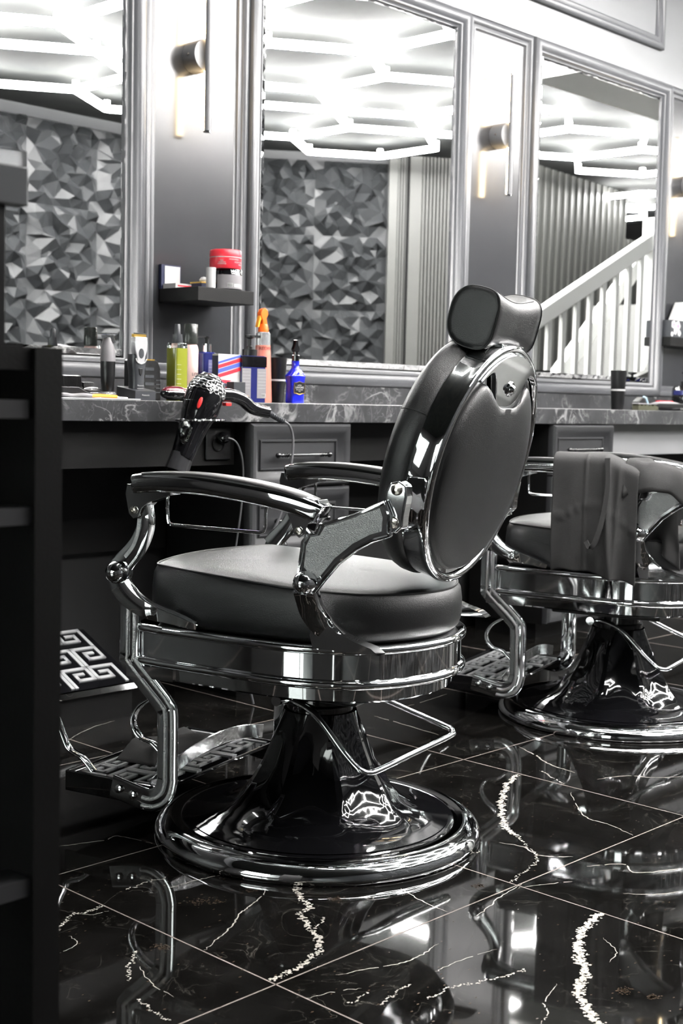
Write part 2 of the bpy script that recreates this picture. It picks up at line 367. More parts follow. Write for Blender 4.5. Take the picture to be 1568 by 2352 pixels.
# slatted wall seen in the right mirror
SA=V3((9.02,-.33,0)); SU=V3((1.9,-.22,0)).normalized(); SN=V3((-SU.y,SU.x,0))
MS=Matrix(((SU.x,SN.x,0,SA.x),(SU.y,SN.y,0,SA.y),(0,0,1,0),(0,0,0,1)))
bm=B(); vs=box(bm,-.2,2.05,-.1,0,0,CZ)
for k in range(17): vs+=box(bm,.12*k-.02,.12*k+.055,0,.03,0,CZ)
xf(bm,vs,MS); struct(obj('wall_slats',bm,SLAT,smooth=0))
bm=B(); vs=[]
for k in range(17): vs+=box(bm,.12*k+.06,.12*k+.082,0,.045,0,CZ-.01)
xf(bm,vs,MS); struct(obj('trim_2',bm,SLATL,smooth=0))
bm=B(); vs=box(bm,2.05,4.4,-.25,-.2,0,2.5)
for k in range(19): vs+=box(bm,2.06+.12*k,2.12+.12*k,-.2,-.17,0,2.5)
xf(bm,vs,MS); struct(obj('wall_slats_low',bm,SLAT,smooth=0))
bm=B(); box(bm,8.4,XR,-3.3,-3.2,0,CZ); box(bm,8.4,8.5,-3.3,-.95,0,CZ); box(bm,XL,8.5,-2.1,-1.93,0,CZ)
struct(obj('wall_rear',bm,WALLD,smooth=0))
bm=B(); box(bm,8.4,XR,-3.3,-1.9,CZ,CZ+.1); struct(obj('ceiling_rear',bm,CEILM,smooth=0))
bm=B(); box(bm,8.4,XR,-3.3,-1.9,-.1,0); struct(obj('floor_rear',bm,BLACK_GLOSS,smooth=0))
bm=B(); box(bm,6.0,XR,2.0,YM-.02,2.6,CZ); struct(obj('ceiling_beam',bm,BEAM,smooth=0))
# ---------------------------------------------------------------- mirror wall joinery
MIR=[(-.04,.92),(1.45,2.414),(2.937,3.908),(4.425,5.345),(5.92,6.89)]
PIL=[(.976,1.394),(2.47,2.881),(3.964,4.369),(5.401,5.864)]
MZ0,MZ1=.98,2.237; FO=.056
def frame_bm(bm,x0,x1,z0,z1,w,y,prof=None,mi=0):
    """moulded picture frame: outer rectangle x0..x1, z0..z1, width w, on plane y facing -Y"""
    prof=prof or [(0,.0),(0,.018),(.12,.024),(.3,.026),(.42,.022),(.5,.014),(.56,.016),(.78,.016),(.82,.01),(.92,.008),(.94,.0)]
    rings=[]
    for a,d in prof:
        i=a*w; rings.append([bm.verts.new(p) for p in ((x0+i,y-d,z0+i),(x1-i,y-d,z0+i),(x1-i,y-d,z1-i),(x0+i,y-d,z1-i))])
    for a,b in zip(rings,rings[1:]):
        for i in range(4):
            j=(i+1)%4; f=bm.faces.new((a[i],a[j],b[j],b[i])); f.material_index=mi
mlab=['tall wall mirror left of the leftmost pilaster, hidden behind the dark shelf unit','tall wall mirror at the left edge above the clippers','tall wall mirror in the middle, above the bottles and behind the front chair','tall wall mirror on the right reflecting the white staircase','tall wall mirror beyond the rightmost pilaster']
for i,(a,b) in enumerate(MIR):
    if i in (0,4): continue
    t=thing('wall_mirror',mlab[i],'mirror',((a+b)/2,YM,MZ0-.06),0,'tall wall mirrors'); c=(a+b)/2; hw=(b-a)/2; z0=.06; z1=MZ1-MZ0+.06
    bm=B(); box(bm,-hw+.018,hw-.018,-.012,-.001,z0+.018,z1-.018); obj('mirror_glass',bm,MIRROR,t,smooth=0)
    bm=B(); rr=random.Random(20+i)
    # faceted bevel strip
    def strip(p0,p1,inw,seg):
        p0,p1,inw=V3(p0),V3(p1),V3(inw)
        for k in range(seg):
            A=p0.lerp(p1,k/seg); Bq=p0.lerp(p1,(k+1)/seg); d=rr.uniform(.003,.0065)
            e=[A+V3((0,-.004-rr.random()*.002,0)),Bq+V3((0,-.004-rr.random()*.002,0)),Bq+inw+V3((0,-.012,0)),A+inw+V3((0,-.012,0))]
            vs=[bm.verts.new(q) for q in e]; m_=(e[0]+e[1]+e[2]+e[3])/4+V3((0,rr.uniform(-.0015,.0015),0)); mv=bm.verts.new(m_)
            for q in range(4): bm.faces.new((vs[q],vs[(q+1)%4],mv))
    strip((hw,0,z0),(hw,0,z1),(-.018,0,0),34); strip((-hw,0,z1),(-hw,0,z0),(.018,0,0),34); strip((-hw,0,z0),(hw,0,z0),(0,0,.018),24); strip((hw,0,z1),(-hw,0,z1),(0,0,-.018),24)
    obj('bevelled_edge',bm,BEVEL,t,smooth=0)
    bm=B(); frame_bm(bm,-hw-FO,hw+FO,z0-FO-.01,z1+FO,FO+.004,0,[(0,0),(0,.03),(.1,.036),(.35,.04),(.55,.036),(.66,.024),(.72,.022),(.75,.027),(.83,.026),(.88,.018),(1,.014),(1,0)])
    obj('moulded_frame',bm,GREYW,t,smooth=50)
plab=['','leftmost pilaster panel above the black corner shelf with red jar','middle pilaster panel right of the middle mirror','rightmost pilaster panel at the right edge']
for i,(a,b) in enumerate(PIL):
    if i==0: continue
    t=thing('framed_wall_panel','satin grey framed panel, '+plab[i],'wall panel',((a+b)/2,YM,.915),0,'framed pilaster panels'); hw=(b-a)/2
    bm=B(); box(bm,-hw+.045,hw-.045,-.008,-.001,.045,1.335); obj('panel',bm,PANELW,t,smooth=0)
    bm=B(); frame_bm(bm,-hw+.001,hw-.001,0,1.379,.054,0); obj('moulded_frame',bm,GREYW,t,smooth=50)
fp=thing('frieze_panel','long framed moulding panel high on the wall above the mirrors','wall panel',(3.9,YM-.012,2.43))
bm=B(); box(bm,-1.36,1.36,-.006,0,.05,.26); obj('panel',bm,FRIEZE,fp,smooth=0)
bm=B(); frame_bm(bm,-1.42,1.42,0,.31,.06,0); obj('moulded_frame',bm,GREYW,fp,smooth=50)
# ---------------------------------------------------------------- hexagonal LED ceiling grid
hx=thing('hexagonal_ceiling_light','honeycomb of bright white LED tubes on the ceiling, seen in the mirrors','ceiling light',(3.6,.4,2.767))
Bv,Cv,Vv=(.395,.26),(.395,-.26),(0,.47)
segs=set()
def key(p): return (round(p[0],2),round(p[1],2))
def hexc(cx,yb):
    P=[(cx,yb),(cx+.395,yb+.26),(cx+.395,yb+.73),(cx,yb+.99),(cx-.395,yb+.73),(cx-.395,yb+.26)]
    for i in range(6):
        a,b=key(P[i]),key(P[(i+1)%6]); segs.add((min(a,b),max(a,b)))
for k in range(-2,4): hexc(3.795+.79*k,.15)
for k in range(-2,6): hexc(3.795+.79*k,1.14)
for k in range(-3,2): hexc(4.19+.79*k,1.87)
SX=1.2
def hex_obj(root,segs,fn):
    for a,b in sorted(segs):
        p=V3((*fn(a),0)); q=V3((*fn(b),0)); o3=root.location; p-=V3((o3.x,o3.y,0)); q-=V3((o3.x,o3.y,0))
        d=(q-p).normalized(); p2=p+d*.012; q2=q-d*.012
        bm=B(); sweep(bm,[p2,q2],[(.019,.02),(-.019,.02),(-.019,-.02),(.019,-.02)],side=(-d.y,d.x,0)); obj('light_tube',bm,TUBE,root,smooth=0)
    return
hex_obj(hx,segs,lambda a:(a[0]*SX,1.2*a[1]-1.28))
nodes={}
for a,b in segs:
    for p in (a,b): nodes[p]=1
bm=B()
for p in sorted(nodes):
    x=p[0]*SX-3.6; y=1.2*p[1]-1.28-.4
    lathe(bm,[(.022,-.018),(.022,.053)],6,Tm(x,y,0))
obj('connector',bm,TUBE,hx,smooth=0)['kind']='stuff'
h2=thing('hexagonal_ceiling_light','small far group of white LED hexagon tubes beyond the low slatted wall','ceiling light',(11.6,-.7,2.767))
s2=set()
for p in ((11.0,-.2),(11.55,-1.0)):
    P=[(p[0]+.45*math.cos(PI/6+k*PI/3),p[1]-.1+.45*math.sin(PI/6+k*PI/3)) for k in range(6)]
    for i in range(6): a,b=key(P[i]),key(P[(i+1)%6]); s2.add((min(a,b),max(a,b)))
hex_obj(h2,s2,lambda a:a)
# added light panel under the beam, out of view, to brighten the stairs
pl=thing('added_stair_light','added flat light panel, unseen under the pale beam, brightening the staircase','ceiling light',(7.6,2.75,2.6))
bm=B(); box(bm,-.32,.32,-.14,.14,-.03,0); obj('fill_box',bm,WHITEP,pl,smooth=0)
bm=B(); box(bm,-.3,.3,-.12,.12,-.035,-.03); obj('glow_face',bm,mat('fill_glow',(1,1,1),.5,emit=(1,1,.98),es=28),pl,smooth=0)
# ---------------------------------------------------------------- staircase (seen in the right mirror)
st=thing('staircase','white painted staircase balustrade with square balusters, reflected in the right mirror','staircase',(6.8,1.6,0))
def diag(bm,x0,z0,x1,z1,t,y0,y1):
    d=V3((x1-x0,0,z1-z0)).normalized(); n=V3((-d.z,0,d.x))*t/2
    prism(bm,[(x0+n.x,z0+n.z),(x0-n.x,z0-n.z),(x1-n.x,z1-n.z),(x1+n.x,z1+n.z)],y0,y1,'y')
bm=B(); diag(bm,-.35,1.27,1.17,1.98,.1,-.035,.035); obj('handrail',bm,RAILW,st,smooth=0,bevel=.006)
bm=B(); diag(bm,.46,.99,1.75,2.12,.1,-.32,-.25); obj('handrail',bm,RAILW,st,smooth=0)
bm=B(); prism(bm,[(.75,0),(.75,1.06),(.93,1.11),(1.3,1.6),(1.9,2.2),(1.9,0)],.12,.18,'y'); obj('side_panel',bm,WHITEP,st,smooth=0)
for k in range(-2,8):
    x=.01+.147*k; zt=1.27+(x+.35)*.466-.02
    bm=B(); box(bm,x-.02,x+.02,-.012,.012,0,zt); obj('baluster',bm,RAILW,st,smooth=0)
bm=B(); box(bm,1.12,1.22,-.05,.05,0,2.12); obj('newel_post',bm,RAILW,st,smooth=0)
bm=B()
for k in range(9): box(bm,.3+.2*k,.5+.2*k,-.95,-.3,0,.18*(k+1))
obj('steps',bm,WHITEP,st,smooth=0)
# ---------------------------------------------------------------- counter, cabinets
CT=.853; CF=2.8
ct=thing('marble_worktop','long grey veined marble worktop under the mirrors','worktop',(3.3,CF,CT))
bm=B(); box(bm,-2.4,3.2,0,.395,-.055,0); obj('slab',bm,COUNTER,ct,smooth=0,bevel=.0015)
bm=B(); box(bm,-2.4,3.2,.372,.395,.0005,.062); obj('backsplash',bm,COUNTER,ct,smooth=0)
def drawer_unit(x0,x1,label):
    w=x1-x0; t=thing('drawer_cabinet',label,'cabinet',(x0,CF,0),0,'drawer cabinets under the worktop')
    bm=B(); box(bm,0,w,.02,.36,.06,.796); box(bm,.02,w-.02,.06,.34,0,.06); obj('body',bm,BLACKW,t,smooth=0)
    zs=[(.612,.794),(.42,.606),(.24,.414),(.065,.234)]
    for z0,z1 in zs:

        bm=B(); pr=[(0,0),(0,.02),(.12,.028),(.3,.027),(.5,.02),(.72,.008),(.8,.008),(.84,.013),(.9,.013),(.94,.006),(1,.005)]
        frame_bm(bm,.002,w-.002,z0,z1,.058,.02,pr); box(bm,.05,w-.05,.012,.019,z0+.05,z1-.05)
        d=obj('drawer',bm,GREYW,t,smooth=50,mats=[mat_drawer])
        zc=(z0+z1)/2; bm=B(); 
        for s in (-1,1):
            lathe(bm,[(.0,0),(.004,.0),(.0075,.003),(.009,.008),(.0075,.013),(.004,.016),(.0045,.02),(.0065,.024),(.0045,.028),(.004,.031),(.0065,.035),(.0045,.04),(.007,.044),(.005,.05)],14,Tm(w/2+s*.113,-.012,zc)@Rm(-s*PI/2,'Y'),cap=False)
            tube(bm,[(w/2+s*.085,.012,zc),(w/2+s*.085,-.012,zc)],.004,8)
        tube(bm,[(w/2-.066,-.012,zc),(w/2+.066,-.012,zc)],.0052,12)
        obj('handle',bm,BLACK_GLOSS,d)
    return t
mat_drawer=mat('drawer_grey_paint',(.026,.0265,.0285),.42)
drawer_unit(2.56,2.975,'dark grey drawer cabinet right of the hanging hair dryer, behind the front chair')
drawer_unit(4.043,4.442,'dark grey drawer cabinet under the worktop at right, behind the cape-draped chair')
for x0,x1,y,m_ in ((1.0,2.556,2.86,BLACKW),(2.98,4.04,2.9,BLACKW),(4.446,5.946,2.86,mat('lit_melamine',(.2,.202,.21),.4))):  # rightmost panel's paler colour stands in for light falling on it
    bm=B(); box(bm,x0-3.3,x1-3.3,y-CF,y-CF+.018,.675-CT,.797-CT); obj('modesty_panel',bm,m_,ct,smooth=0)
bm=B(); box(bm,1.0,6.2,3.17,3.188,.41,.795); struct(obj('trim_3',bm,BLACKW,smooth=0))
# ---------------------------------------------------------------- greek key helper
def greek(bm,x0,y0,cols,rows,cell,z,h,wd=.62,flipx=False):
    u=cell/7.0; w=u*wd/2+u*.12
    base=[(0,0),(0,6),(6,6),(6,2),(2.2,2),(2.2,4.1),(4.2,4.1)]
    for c in range(cols):
        for r in range(rows):
            fx=(c+r)%2; 
            P=[((6-a if fx else a),b) for a,b in base]
            for (a,b),(c2,d) in zip(P,P[1:]):
                xa,xb=sorted((a,c2)); ya,yb=sorted((b,d))
                box(bm,x0+c*cell+xa*u-w,x0+c*cell+xb*u+w,y0+r*cell+ya*u-w,y0+r*cell+yb*u+w,z,z+h)
fr=thing('floor_footrest','black box footrest with chrome meander pattern top under the worktop at left','footrest',(1.94,2.87,0))
bm=B(); prism(bm,[(0,0),(0,.085),(.235,.19),(.235,0)],-.27,.27,'x'); obj('box',bm,BLACKW,fr,smooth=0)

A=math.atan2(.105,.235); MT=Tm(0,0,.087)@Rm(A,'X')
bm=B(); vs=box(bm,-.275,.275,-.012,.26,0,.014); xf(bm,vs,MT); tp=obj('top_plate',bm,BLACK_GLOSS,fr,smooth=0,bevel=.003)
bm=B(); greek(bm,-.262,.004,6,3,.087,.014,.003); xf(bm,bm.verts[:],MT); obj('meander_pattern',bm,mat('polished_inlay',(.62,.63,.64),.3,.35),tp,smooth=0)
bm=B(); vs=box(bm,-.277,.277,-.016,-.011,-.004,.016); xf(bm,vs,MT); obj('front_edge',bm,CHROME,fr,smooth=0)
# ================================================================= barber chair
DC=math.radians(16)
SK=[(-.212,.268),(-.11,.298),(0,.308),(.11,.298),(.212,.268),(.232,.225),(.242,.13),(.25,0),(.243,-.1),(.2,-.196),(.11,-.258),(0,-.282),(-.11,-.258),(-.2,-.196),(-.243,-.1),(-.25,0),(-.242,.13),(-.232,.225)]
SK0=list(SK); SK=[(x,y+(.022 if y>.2 else .008 if y>.1 else 0)) for x,y in SK]
SKC=[(p.x,p.y) for p in cat(SK0,5,True)][::-1]
SKO=[(p.x,p.y) for p in cat(SK,5,True)][::-1]
def ring_loft(bm,prof,out=SKO,mi=0,cap=True,zf=None):
    rs=[]
    for d,z in prof:
        o2=offs(out,d); rs.append([(x,y,z+(zf(x,y) if zf else 0)) for x,y in o2])
    return loft(bm,rs,mi,cap)
def smooth_in(out,s):  # shrink about centre
    return [(x*s,.01+(y-.01)*s) for x,y in out]
def build_chair(label,group):
    t=thing('barber_chair',label,'barber chair',(0,0,0),0,group)
    # base
    bm=B(); lathe(bm,[(.0,.0),(.322,.0),(.3265,.004),(.327,.012),(.3235,.021),(.315,.03),(.303,.0365),(.29,.038),(.281,.035),(.276,.036),(.272,.033),(.25,.03),(0,.03)],96,cap=False); obj('base_rim',bm,CHROME,t,smooth=50)
    bm=B(); prof=[(.274,.031),(.272,.036),(.24,.04),(.0,.042)]; lathe(bm,prof,96,cap=False); obj('base_plate',bm,BLACK_GLOSS,t,smooth=50)
    # pedestal: flared eight-sided bell
    bm=B(); prof=[(.262,.039),(.24,.041),(.215,.045),(.19,.053),(.165,.067),(.143,.087),(.123,.114),(.105,.147),(.09,.185),(.08,.22),(.073,.25)]
    rings=[]
    for r,z in prof:
        rg=[]
        for i in range(64):
            a=2*PI*i/64+.15; s=(a*8/(2*PI))%1; f=math.cos(PI/8)/math.cos((s-.5)*2*PI/8); k=min(1,max(0,(z-.05)/.06))*2.2; k2=min(1,max(0,(.25-z)/.05))
            rr=r*(1+(f-.93)*k*k2*1.0); rg.append((rr*math.cos(a),rr*math.sin(a),z))
        rings.append(rg)
    loft(bm,rings,cap=False); obj('pedestal',bm,BLACK_GLOSS,t,smooth=22)
    bm=B(); lathe(bm,[(.068,.245),(.068,.262),(.058,.265),(.058,.33),(0,.33)],40,cap=False); obj('column',bm,BLACK_GLOSS,t)
    bm=B(); box(bm,-.14,.14,-.15,.15,.296,.322); box(bm,-.03,.03,.1,.22,.285,.32); obj('seat_mount',bm,BLACK,t,smooth=0,bevel=.004)
    # pump lever loop
    bm=B(); LP=[(-.063,.055,.268),(-.058,.03,.27),(-.07,-.03,.25),(-.085,-.10,.19),(-.09,-.135,.165),(-.078,-.152,.158),(-.05,-.162,.16),(.05,-.175,.166),(.2,-.196,.175),(.228,-.193,.178),(.238,-.175,.185),(.2,-.1,.22),(.12,-.03,.27)]
    tube(bm,cat(LP,6),.0062,12); lathe(bm,[(0,-.004),(.011,-.004),(.011,.008),(0,.008)],16,Tm(-.07,.06,.27)@Rm(PI/2,'Y'),cap=False); obj('pump_lever',bm,CHROME,t)
    # skirt
    bm=B(); ring_loft(bm,[(-.03,.317),(-.026,.316),(-.02,.32),(-.018,.343),(-.004,.345)]+[(-.002+.0085*math.sin(math.radians(a)),.3535-.0085*math.cos(math.radians(a))) for a in range(10,180,17)]+[(-.003,.363),(-.003,.4085)]+[(-.002+.0085*math.sin(math.radians(a)),.417-.0085*math.cos(math.radians(a))) for a in range(10,165,17)]+[(-.006,.4252),(-.03,.426)]); obj('seat_skirt',bm,CHROME,t,smooth=32)
    # cushion
    zf=lambda x,y:(y+.02)*.055
    CU_=smooth_in(SKC,.975)
    bm=B(); ring_loft(bm,[(-.03,.4255),(-.012,.427),(-.002,.437),(.003,.455),(.003,.49),(0,.514),(-.006,.524),(-.0085,.5265),(-.0135,.5275),(-.02,.531)],CU_,zf=lambda x,y:0 if False else 0); 
    bmesh.ops.delete(bm,geom=[f for f in bm.faces if len(f.verts)>10 and f.verts[0].co.z>.5],context='FACES_ONLY')
    o3=offs(CU_,-.02); last=[v for v in bm.verts if abs(v.co.z-.531)<1e-6]; prev=last
    for s_,zz in ((.86,.535),(.7,.538),(.5,.5405),(.3,.542),(.12,.5425)):
        cur=[bm.verts.new((x*s_,.01+(y-.01)*s_,zz)) for x,y in o3]
        for i in range(len(cur)): j=(i+1)%len(cur); bm.faces.new((prev[i],prev[j],cur[j],cur[i]))
        prev=cur
    bm.faces.new(prev)
    for v in bm.verts:
        if v.co.z>.43: v.co.z+=(v.co.z-.43)/.1*(v.co.y+.02)*.055
    obj('seat_cushion',bm,LEATHER,t,smooth=60)
    bm=B(); o2=offs(CU_,-.007); tube(bm,[(x,y,.5265+(y+.02)*.055) for x,y in o2],.0022,6,closed=True); obj('seat_piping',bm,PIPING,t)
    # ---- footrest
    fb=bpy.data.objects.new('footrest',None); COL.objects.link(fb); fb.parent=t
    FPth=[(.306,.462),(.306,.41),(.306,.36),(.302,.345),(.24,.287),(.222,.268),(.215,.25),(.214,.14),(.214,.12),(.222,.095),(.243,.08),(.27,.078),(.345,.092)]
    for s in (-1,1):
        bm=B(); pth=[(s*.222,p.x,p.y) for p in cat(FPth,5)]
        sweep(bm,pth,rrect(.008,.046,.003,2),side=(1,0,0)); bmr=B()
        for off in (-.013,.003):
            P2=[]
            for i,p in enumerate(pth[:-5]):
                a=V3(pth[max(0,i-1)]); b=V3(pth[min(len(pth)-1,i+1)]); T=(b-a).normalized(); N=V3((0,-T.z,T.y)); P2.append(V3(p)+N*off+V3((s*.0045,0,0)))
            tube(bmr,P2,.0042,8)
        for y in (.325,.292): lathe(bm,[(0,.006),(.005,.006),(.0085,.004),(.0085,0),(0,0)],14,Tm(s*.227,y,.0895-(.325-y)*.2)@Rm(s*PI/2,'Y'),cap=False)
        fo=obj('footrest_bar',bm,CHROME,fb,smooth=50); obj('ribs',bmr,CHROME_TEX,fo,smooth=50)
    bm=B(); box(bm,-.216,.216,.235,.465,.092,.1); box(bm,-.216,.216,.46,.468,.075,.104); box(bm,-.218,-.212,.235,.468,.062,.104); box(bm,.212,.218,.235,.468,.062,.104)
    fpl=obj('footplate',bm,BLACK_GLOSS,fb,smooth=0,bevel=.002)
    bm=B(); greek(bm,-.2,.246,6,3,.068,.1,.0025); obj('meander_pattern',bm,bpy.data.materials['polished_inlay'],fpl,smooth=0)
    for s in (-1,):
        bm=B(); SP=[(.262,.278),(.303,.252),(.32,.22),(.305,.191),(.27,.18),(.235,.15)]
        sweep(bm,[(s*.19,p.x,p.y) for p in cat(SP,6)],rrect(.018,.007,.003,2),side=(1,0,0)); obj('scroll_bracket',bm,CHROME,fb,smooth=50); bm=B(); sweep(bm,[(s*.19,p.x,p.y) for p in cat([(.512,.2),(.495,.165),(.479,.14),(.445,.126),(.417,.102)],6)],rrect(.018,.007,.003,2),side=(1,0,0)); obj('front_scroll',bm,CHROME,fb,smooth=50)
    bm=B(); 
    for s in (-1,1): box(bm,s*.222-.006,s*.222+.006,.20,.31,.318,.342)
    tube(bm,[(-.222,.302,.325),(.222,.302,.325)],.007,10); obj('cross_rod',bm,CHROME,fb); bm=B(); tube(bm,[(-.215,.30,.405),(.215,.30,.405)],.006,10); obj('cross_rod',bm,CHROME,fb)
    # calf plate rail
    bm=B(); RP=[(-.212,.26,.1),(-.13,.26,.122),(-.05,.26,.138),(.05,.26,.144),(.13,.26,.138),(.212,.26,.122)]
    sweep(bm,cat(RP,6),rrect(.003,.03,.001,1),side=(0,1,0)); obj('rear_rail',bm,DCHROME,fb,smooth=28)
    # ---- arms
    for s in (-1,1):
        X=s*.285
        # lower ribbon front : ring -> ball
        bm=B(); P=[(.135,.437),(.17,.449),(.21,.461),(.247,.476),(.273,.495),(.285,.513),(.284,.53)]
        def fs(tv): return (1,1.15+.25*math.sin(PI*tv))
        sweep(bm,[(s*(.247+.038*min(1,i/11)),p.x,p.y) for i,p in enumerate(cat(P,5))],rrect(.02,.036,.002,2),side=(1,0,0),scale=lambda tv:(1,.3+.8*math.sin(min(1,tv*1.3)*PI/2)))
        obj('front_lower_arm',bm,CHROME,t,smooth=28); bm=B()
        # lower rear ribbon
        P=[(-.118,.533),(-.119,.515),(-.124,.49),(-.142,.465),(-.17,.448),(-.2,.438)]
        sweep(bm,[(s*(.247+.038*max(0,1-i/20)),p.x,p.y) for i,p in enumerate(cat(P,5))],rrect(.022,.043,.0035,2),side=(1,0,0),scale=lambda tv:(1,1.0 if tv<.6 else 1-.9*(tv-.6)/.4))
        prism(bm,[(-.125,.425),(-.118,.448),(-.125,.47),(-.15,.472),(-.175,.456),(-.21,.444),(-.24,.436),(-.255,.425)],s*.236,s*.266,'x')
        obj('rear_lower_arm',bm,CHROME,t,smooth=28)
        for y,z in ((.281,.532),(-.125,.545)):
            bm=B()
            lathe(bm,[(0,.034),(.008,.0325),(.0155,.027),(.0205,.018),(.0218,.008),(.0205,-.001),(.0175,-.004),(.0175,-.006),(.0195,-.007),(.0195,-.014),(0,-.014)],32,Tm(X+s*.004,y,z)@Rm(s*PI/2,'Y'),cap=False); obj('ball_knob',bm,CHROME,t,smooth=50)
        # upper front arm
        bm=B(); P=[(.288,.535),(.27,.555),(.245,.582),(.229,.612),(.225,.637),(.228,.66)]
        sweep(bm,[(X,p.x,p.y) for p in cat(P,6)],rrect(.022,.036,.004,2),side=(1,0,0),scale=lambda tv:(1,1.15-.45*tv))
        P=[(.265,.562),(.246,.585),(.236,.612),(.233,.636)]
        fa=obj('front_arm',bm,CHROME,t,smooth=28)
        bm=B(); sweep(bm,[(X+s*.011,p.x,p.y) for p in cat(P,6)],rrect(.002,.008,.0009,2),side=(1,0,0)); obj('textured_groove',bm,CHROME_TEX,fa)
        # side bracket plate
        PL=[(-.103,.553),(-.108,.585),(-.112,.618),(-.122,.632),(-.14,.636),(-.147,.652),(-.165,.656),(-.215,.673),(-.272,.699),(-.285,.672),(-.284,.636),(-.25,.624),(-.222,.609),(-.186,.582),(-.159,.551),(-.138,.525)]
        bm=B(); prism(bm,PL,X-.006,X+.006,'x'); sp=obj('side_plate',bm,CHROME,t,smooth=30,bevel=.0035,bseg=3)
        PI2=[(-.118,.572),(-.122,.61),(-.13,.626),(-.148,.63),(-.158,.646),(-.2,.66),(-.262,.684),(-.268,.668),(-.267,.645),(-.245,.638),(-.212,.62),(-.178,.592),(-.148,.556),(-.14,.553)]
        bm=B(); prism(bm,PI2,X+s*.0055,X+s*.0068,'x'); obj('textured_inlay',bm,CHROME_TEX,sp,smooth=0)
        bm=B(); lo=offs(PL,-.004); sweep(bm,[(X+s*.0075,a,b) for a,b in lo],circ(.0035,6),closed=True); obj('raised_edge',bm,CHROME,sp)
        # bracket to the backrest
        bm=B(); BK=[(-.268,.712),(-.276,.728),(-.292,.732),(-.305,.724),(-.307,.705),(-.301,.67),(-.3,.652),(-.288,.641),(-.272,.646),(-.266,.66)]
        prism(bm,BK,s*.252,s*.281,'x'); bo=obj('back_bracket',bm,CHROME,t,smooth=30,bevel=.004,bseg=3)
        for y,z in ((-.289,.717),(-.283,.66)):
            bm=B(); lathe(bm,[(0,.003),(.003,.003),(.0035,.005),(.0085,.004),(.0105,.001),(.0105,-.002),(0,-.002)],20,Tm(s*.282,y,z)@Rm(s*PI/2,'Y'),cap=False); obj('bolt',bm,BRASS,bo)
        # armrest
        AC=[(.252,.716),(.2,.722),(.1,.723),(0,.715),(-.08,.704),(-.135,.690),(-.152,.682)]
        path=[(X,p.x,p.y-.0165) for p in cat(AC,7)]
        def wsc(tv):
            e=max(0.02,min(1,tv/.07))**.5; f=1-.35*max(0,(tv-.6)/.4); g=min(1,(1-tv)/.04+.25); return (e*f*g,1)
        bm=B(); sweep(bm,path,rrect(.064,.036,.012,4),side=(1,0,0),scale=lambda tv:(wsc(tv)[0],.55+.45*min(1,tv/.05+.4)))
        # front joint
        prism(bm,[(.258,.7),(.262,.682),(.258,.664),(.254,.645),(.243,.636),(.231,.641),(.224,.656),(.21,.668),(.185,.676),(.16,.684),(.16,.7)],X-.016,X+.016,'x')
        # rear joint
        prism(bm,[(-.075,.69),(-.085,.672),(-.096,.65),(-.102,.632),(-.113,.624),(-.124,.63),(-.13,.65),(-.15,.66),(-.156,.678),(-.15,.692)],X-.017,X+.017,'x')
        ar=obj('armrest_frame',bm,CHROME,t,smooth=45,bevel=.002)
        PA=[(.235,.726),(.19,.73),(.1,.731),(0,.723),(-.08,.711),(-.125,.699),(-.143,.692)]
        def psc(tv):
            e=math.sin(min(1,max(0.01,tv)/.12)*PI/2)**.7; g=math.sin(min(1,max(.01,1-tv)/.1)*PI/2)**.7; f=1-.35*max(0,(tv-.55)/.45); return (e*g*f,.35+.65*e*g)
        bm=B(); sweep(bm,[(X,p.x,p.y-.008) for p in cat(PA,8)],[(.029*math.cos(a),-.030*math.sin(a)) for a in [PI*i/16 for i in range(17)]]+[(-.026,.004),(.026,.004)],side=(1,0,0),scale=psc); obj('armrest_pad',bm,LEATHER,t,smooth=60)
        for y,z in ((.242,.652),(-.112,.636)): 
            bm=B(); lathe(bm,[(0,.002),(.0025,.002),(.003,.004),(.0065,.0035),(.008,.001),(.008,-.001),(0,-.001)],18,Tm(X+s*.0175,y,z)@Rm(s*PI/2,'Y'),cap=False); obj('bolt',bm,BRASS,ar)
        bm=B(); tube(bm,[(X,.16,.69),(X,.174,.684),(X,.178,.676),(X,.1765,.64),(X,.174,.631),(X,.166,.628),(X,-.022,.626),(X,-.031,.629),(X,-.034,.637),(X,-.035,.668),(X,-.04,.677),(X,-.052,.684)],.0033,10); obj('towel_bar',bm,CHROME,t)
    # ---- backrest (tilted disc)
    Cb=V3((0,-.336,.749)); U=V3((0,-.2505,.968)); Bk=V3((0,-.968,-.2505))
    MB=Matrix(((1,U.x,Bk.x,Cb.x),(0,U.y,Bk.y,Cb.y),(0,U.z,Bk.z,Cb.z),(0,0,0,1)))
    bm=B(); lathe(bm,[(.212,-.005),(.214,-.001),(.218,.001),(.225,.0005),(.2285,-.003),(.2295,-.008),(.2275,-.018),(.226,-.044),(.227,-.048),(.223,-.051),(.2,-.05),(.2,-.008)],96,MB,cap=False); 
    bm.faces.ensure_lookup_table(); obj('chrome_hoop',bm,CHROME,t,smooth=50)
    bm=B(); lathe(bm,[(.2135,-.008),(.205,-.010),(.0,-.010)],96,MB,cap=False); obj('back_shell',bm,CHROME,t,smooth=0)
    bm=B(); rs=[]
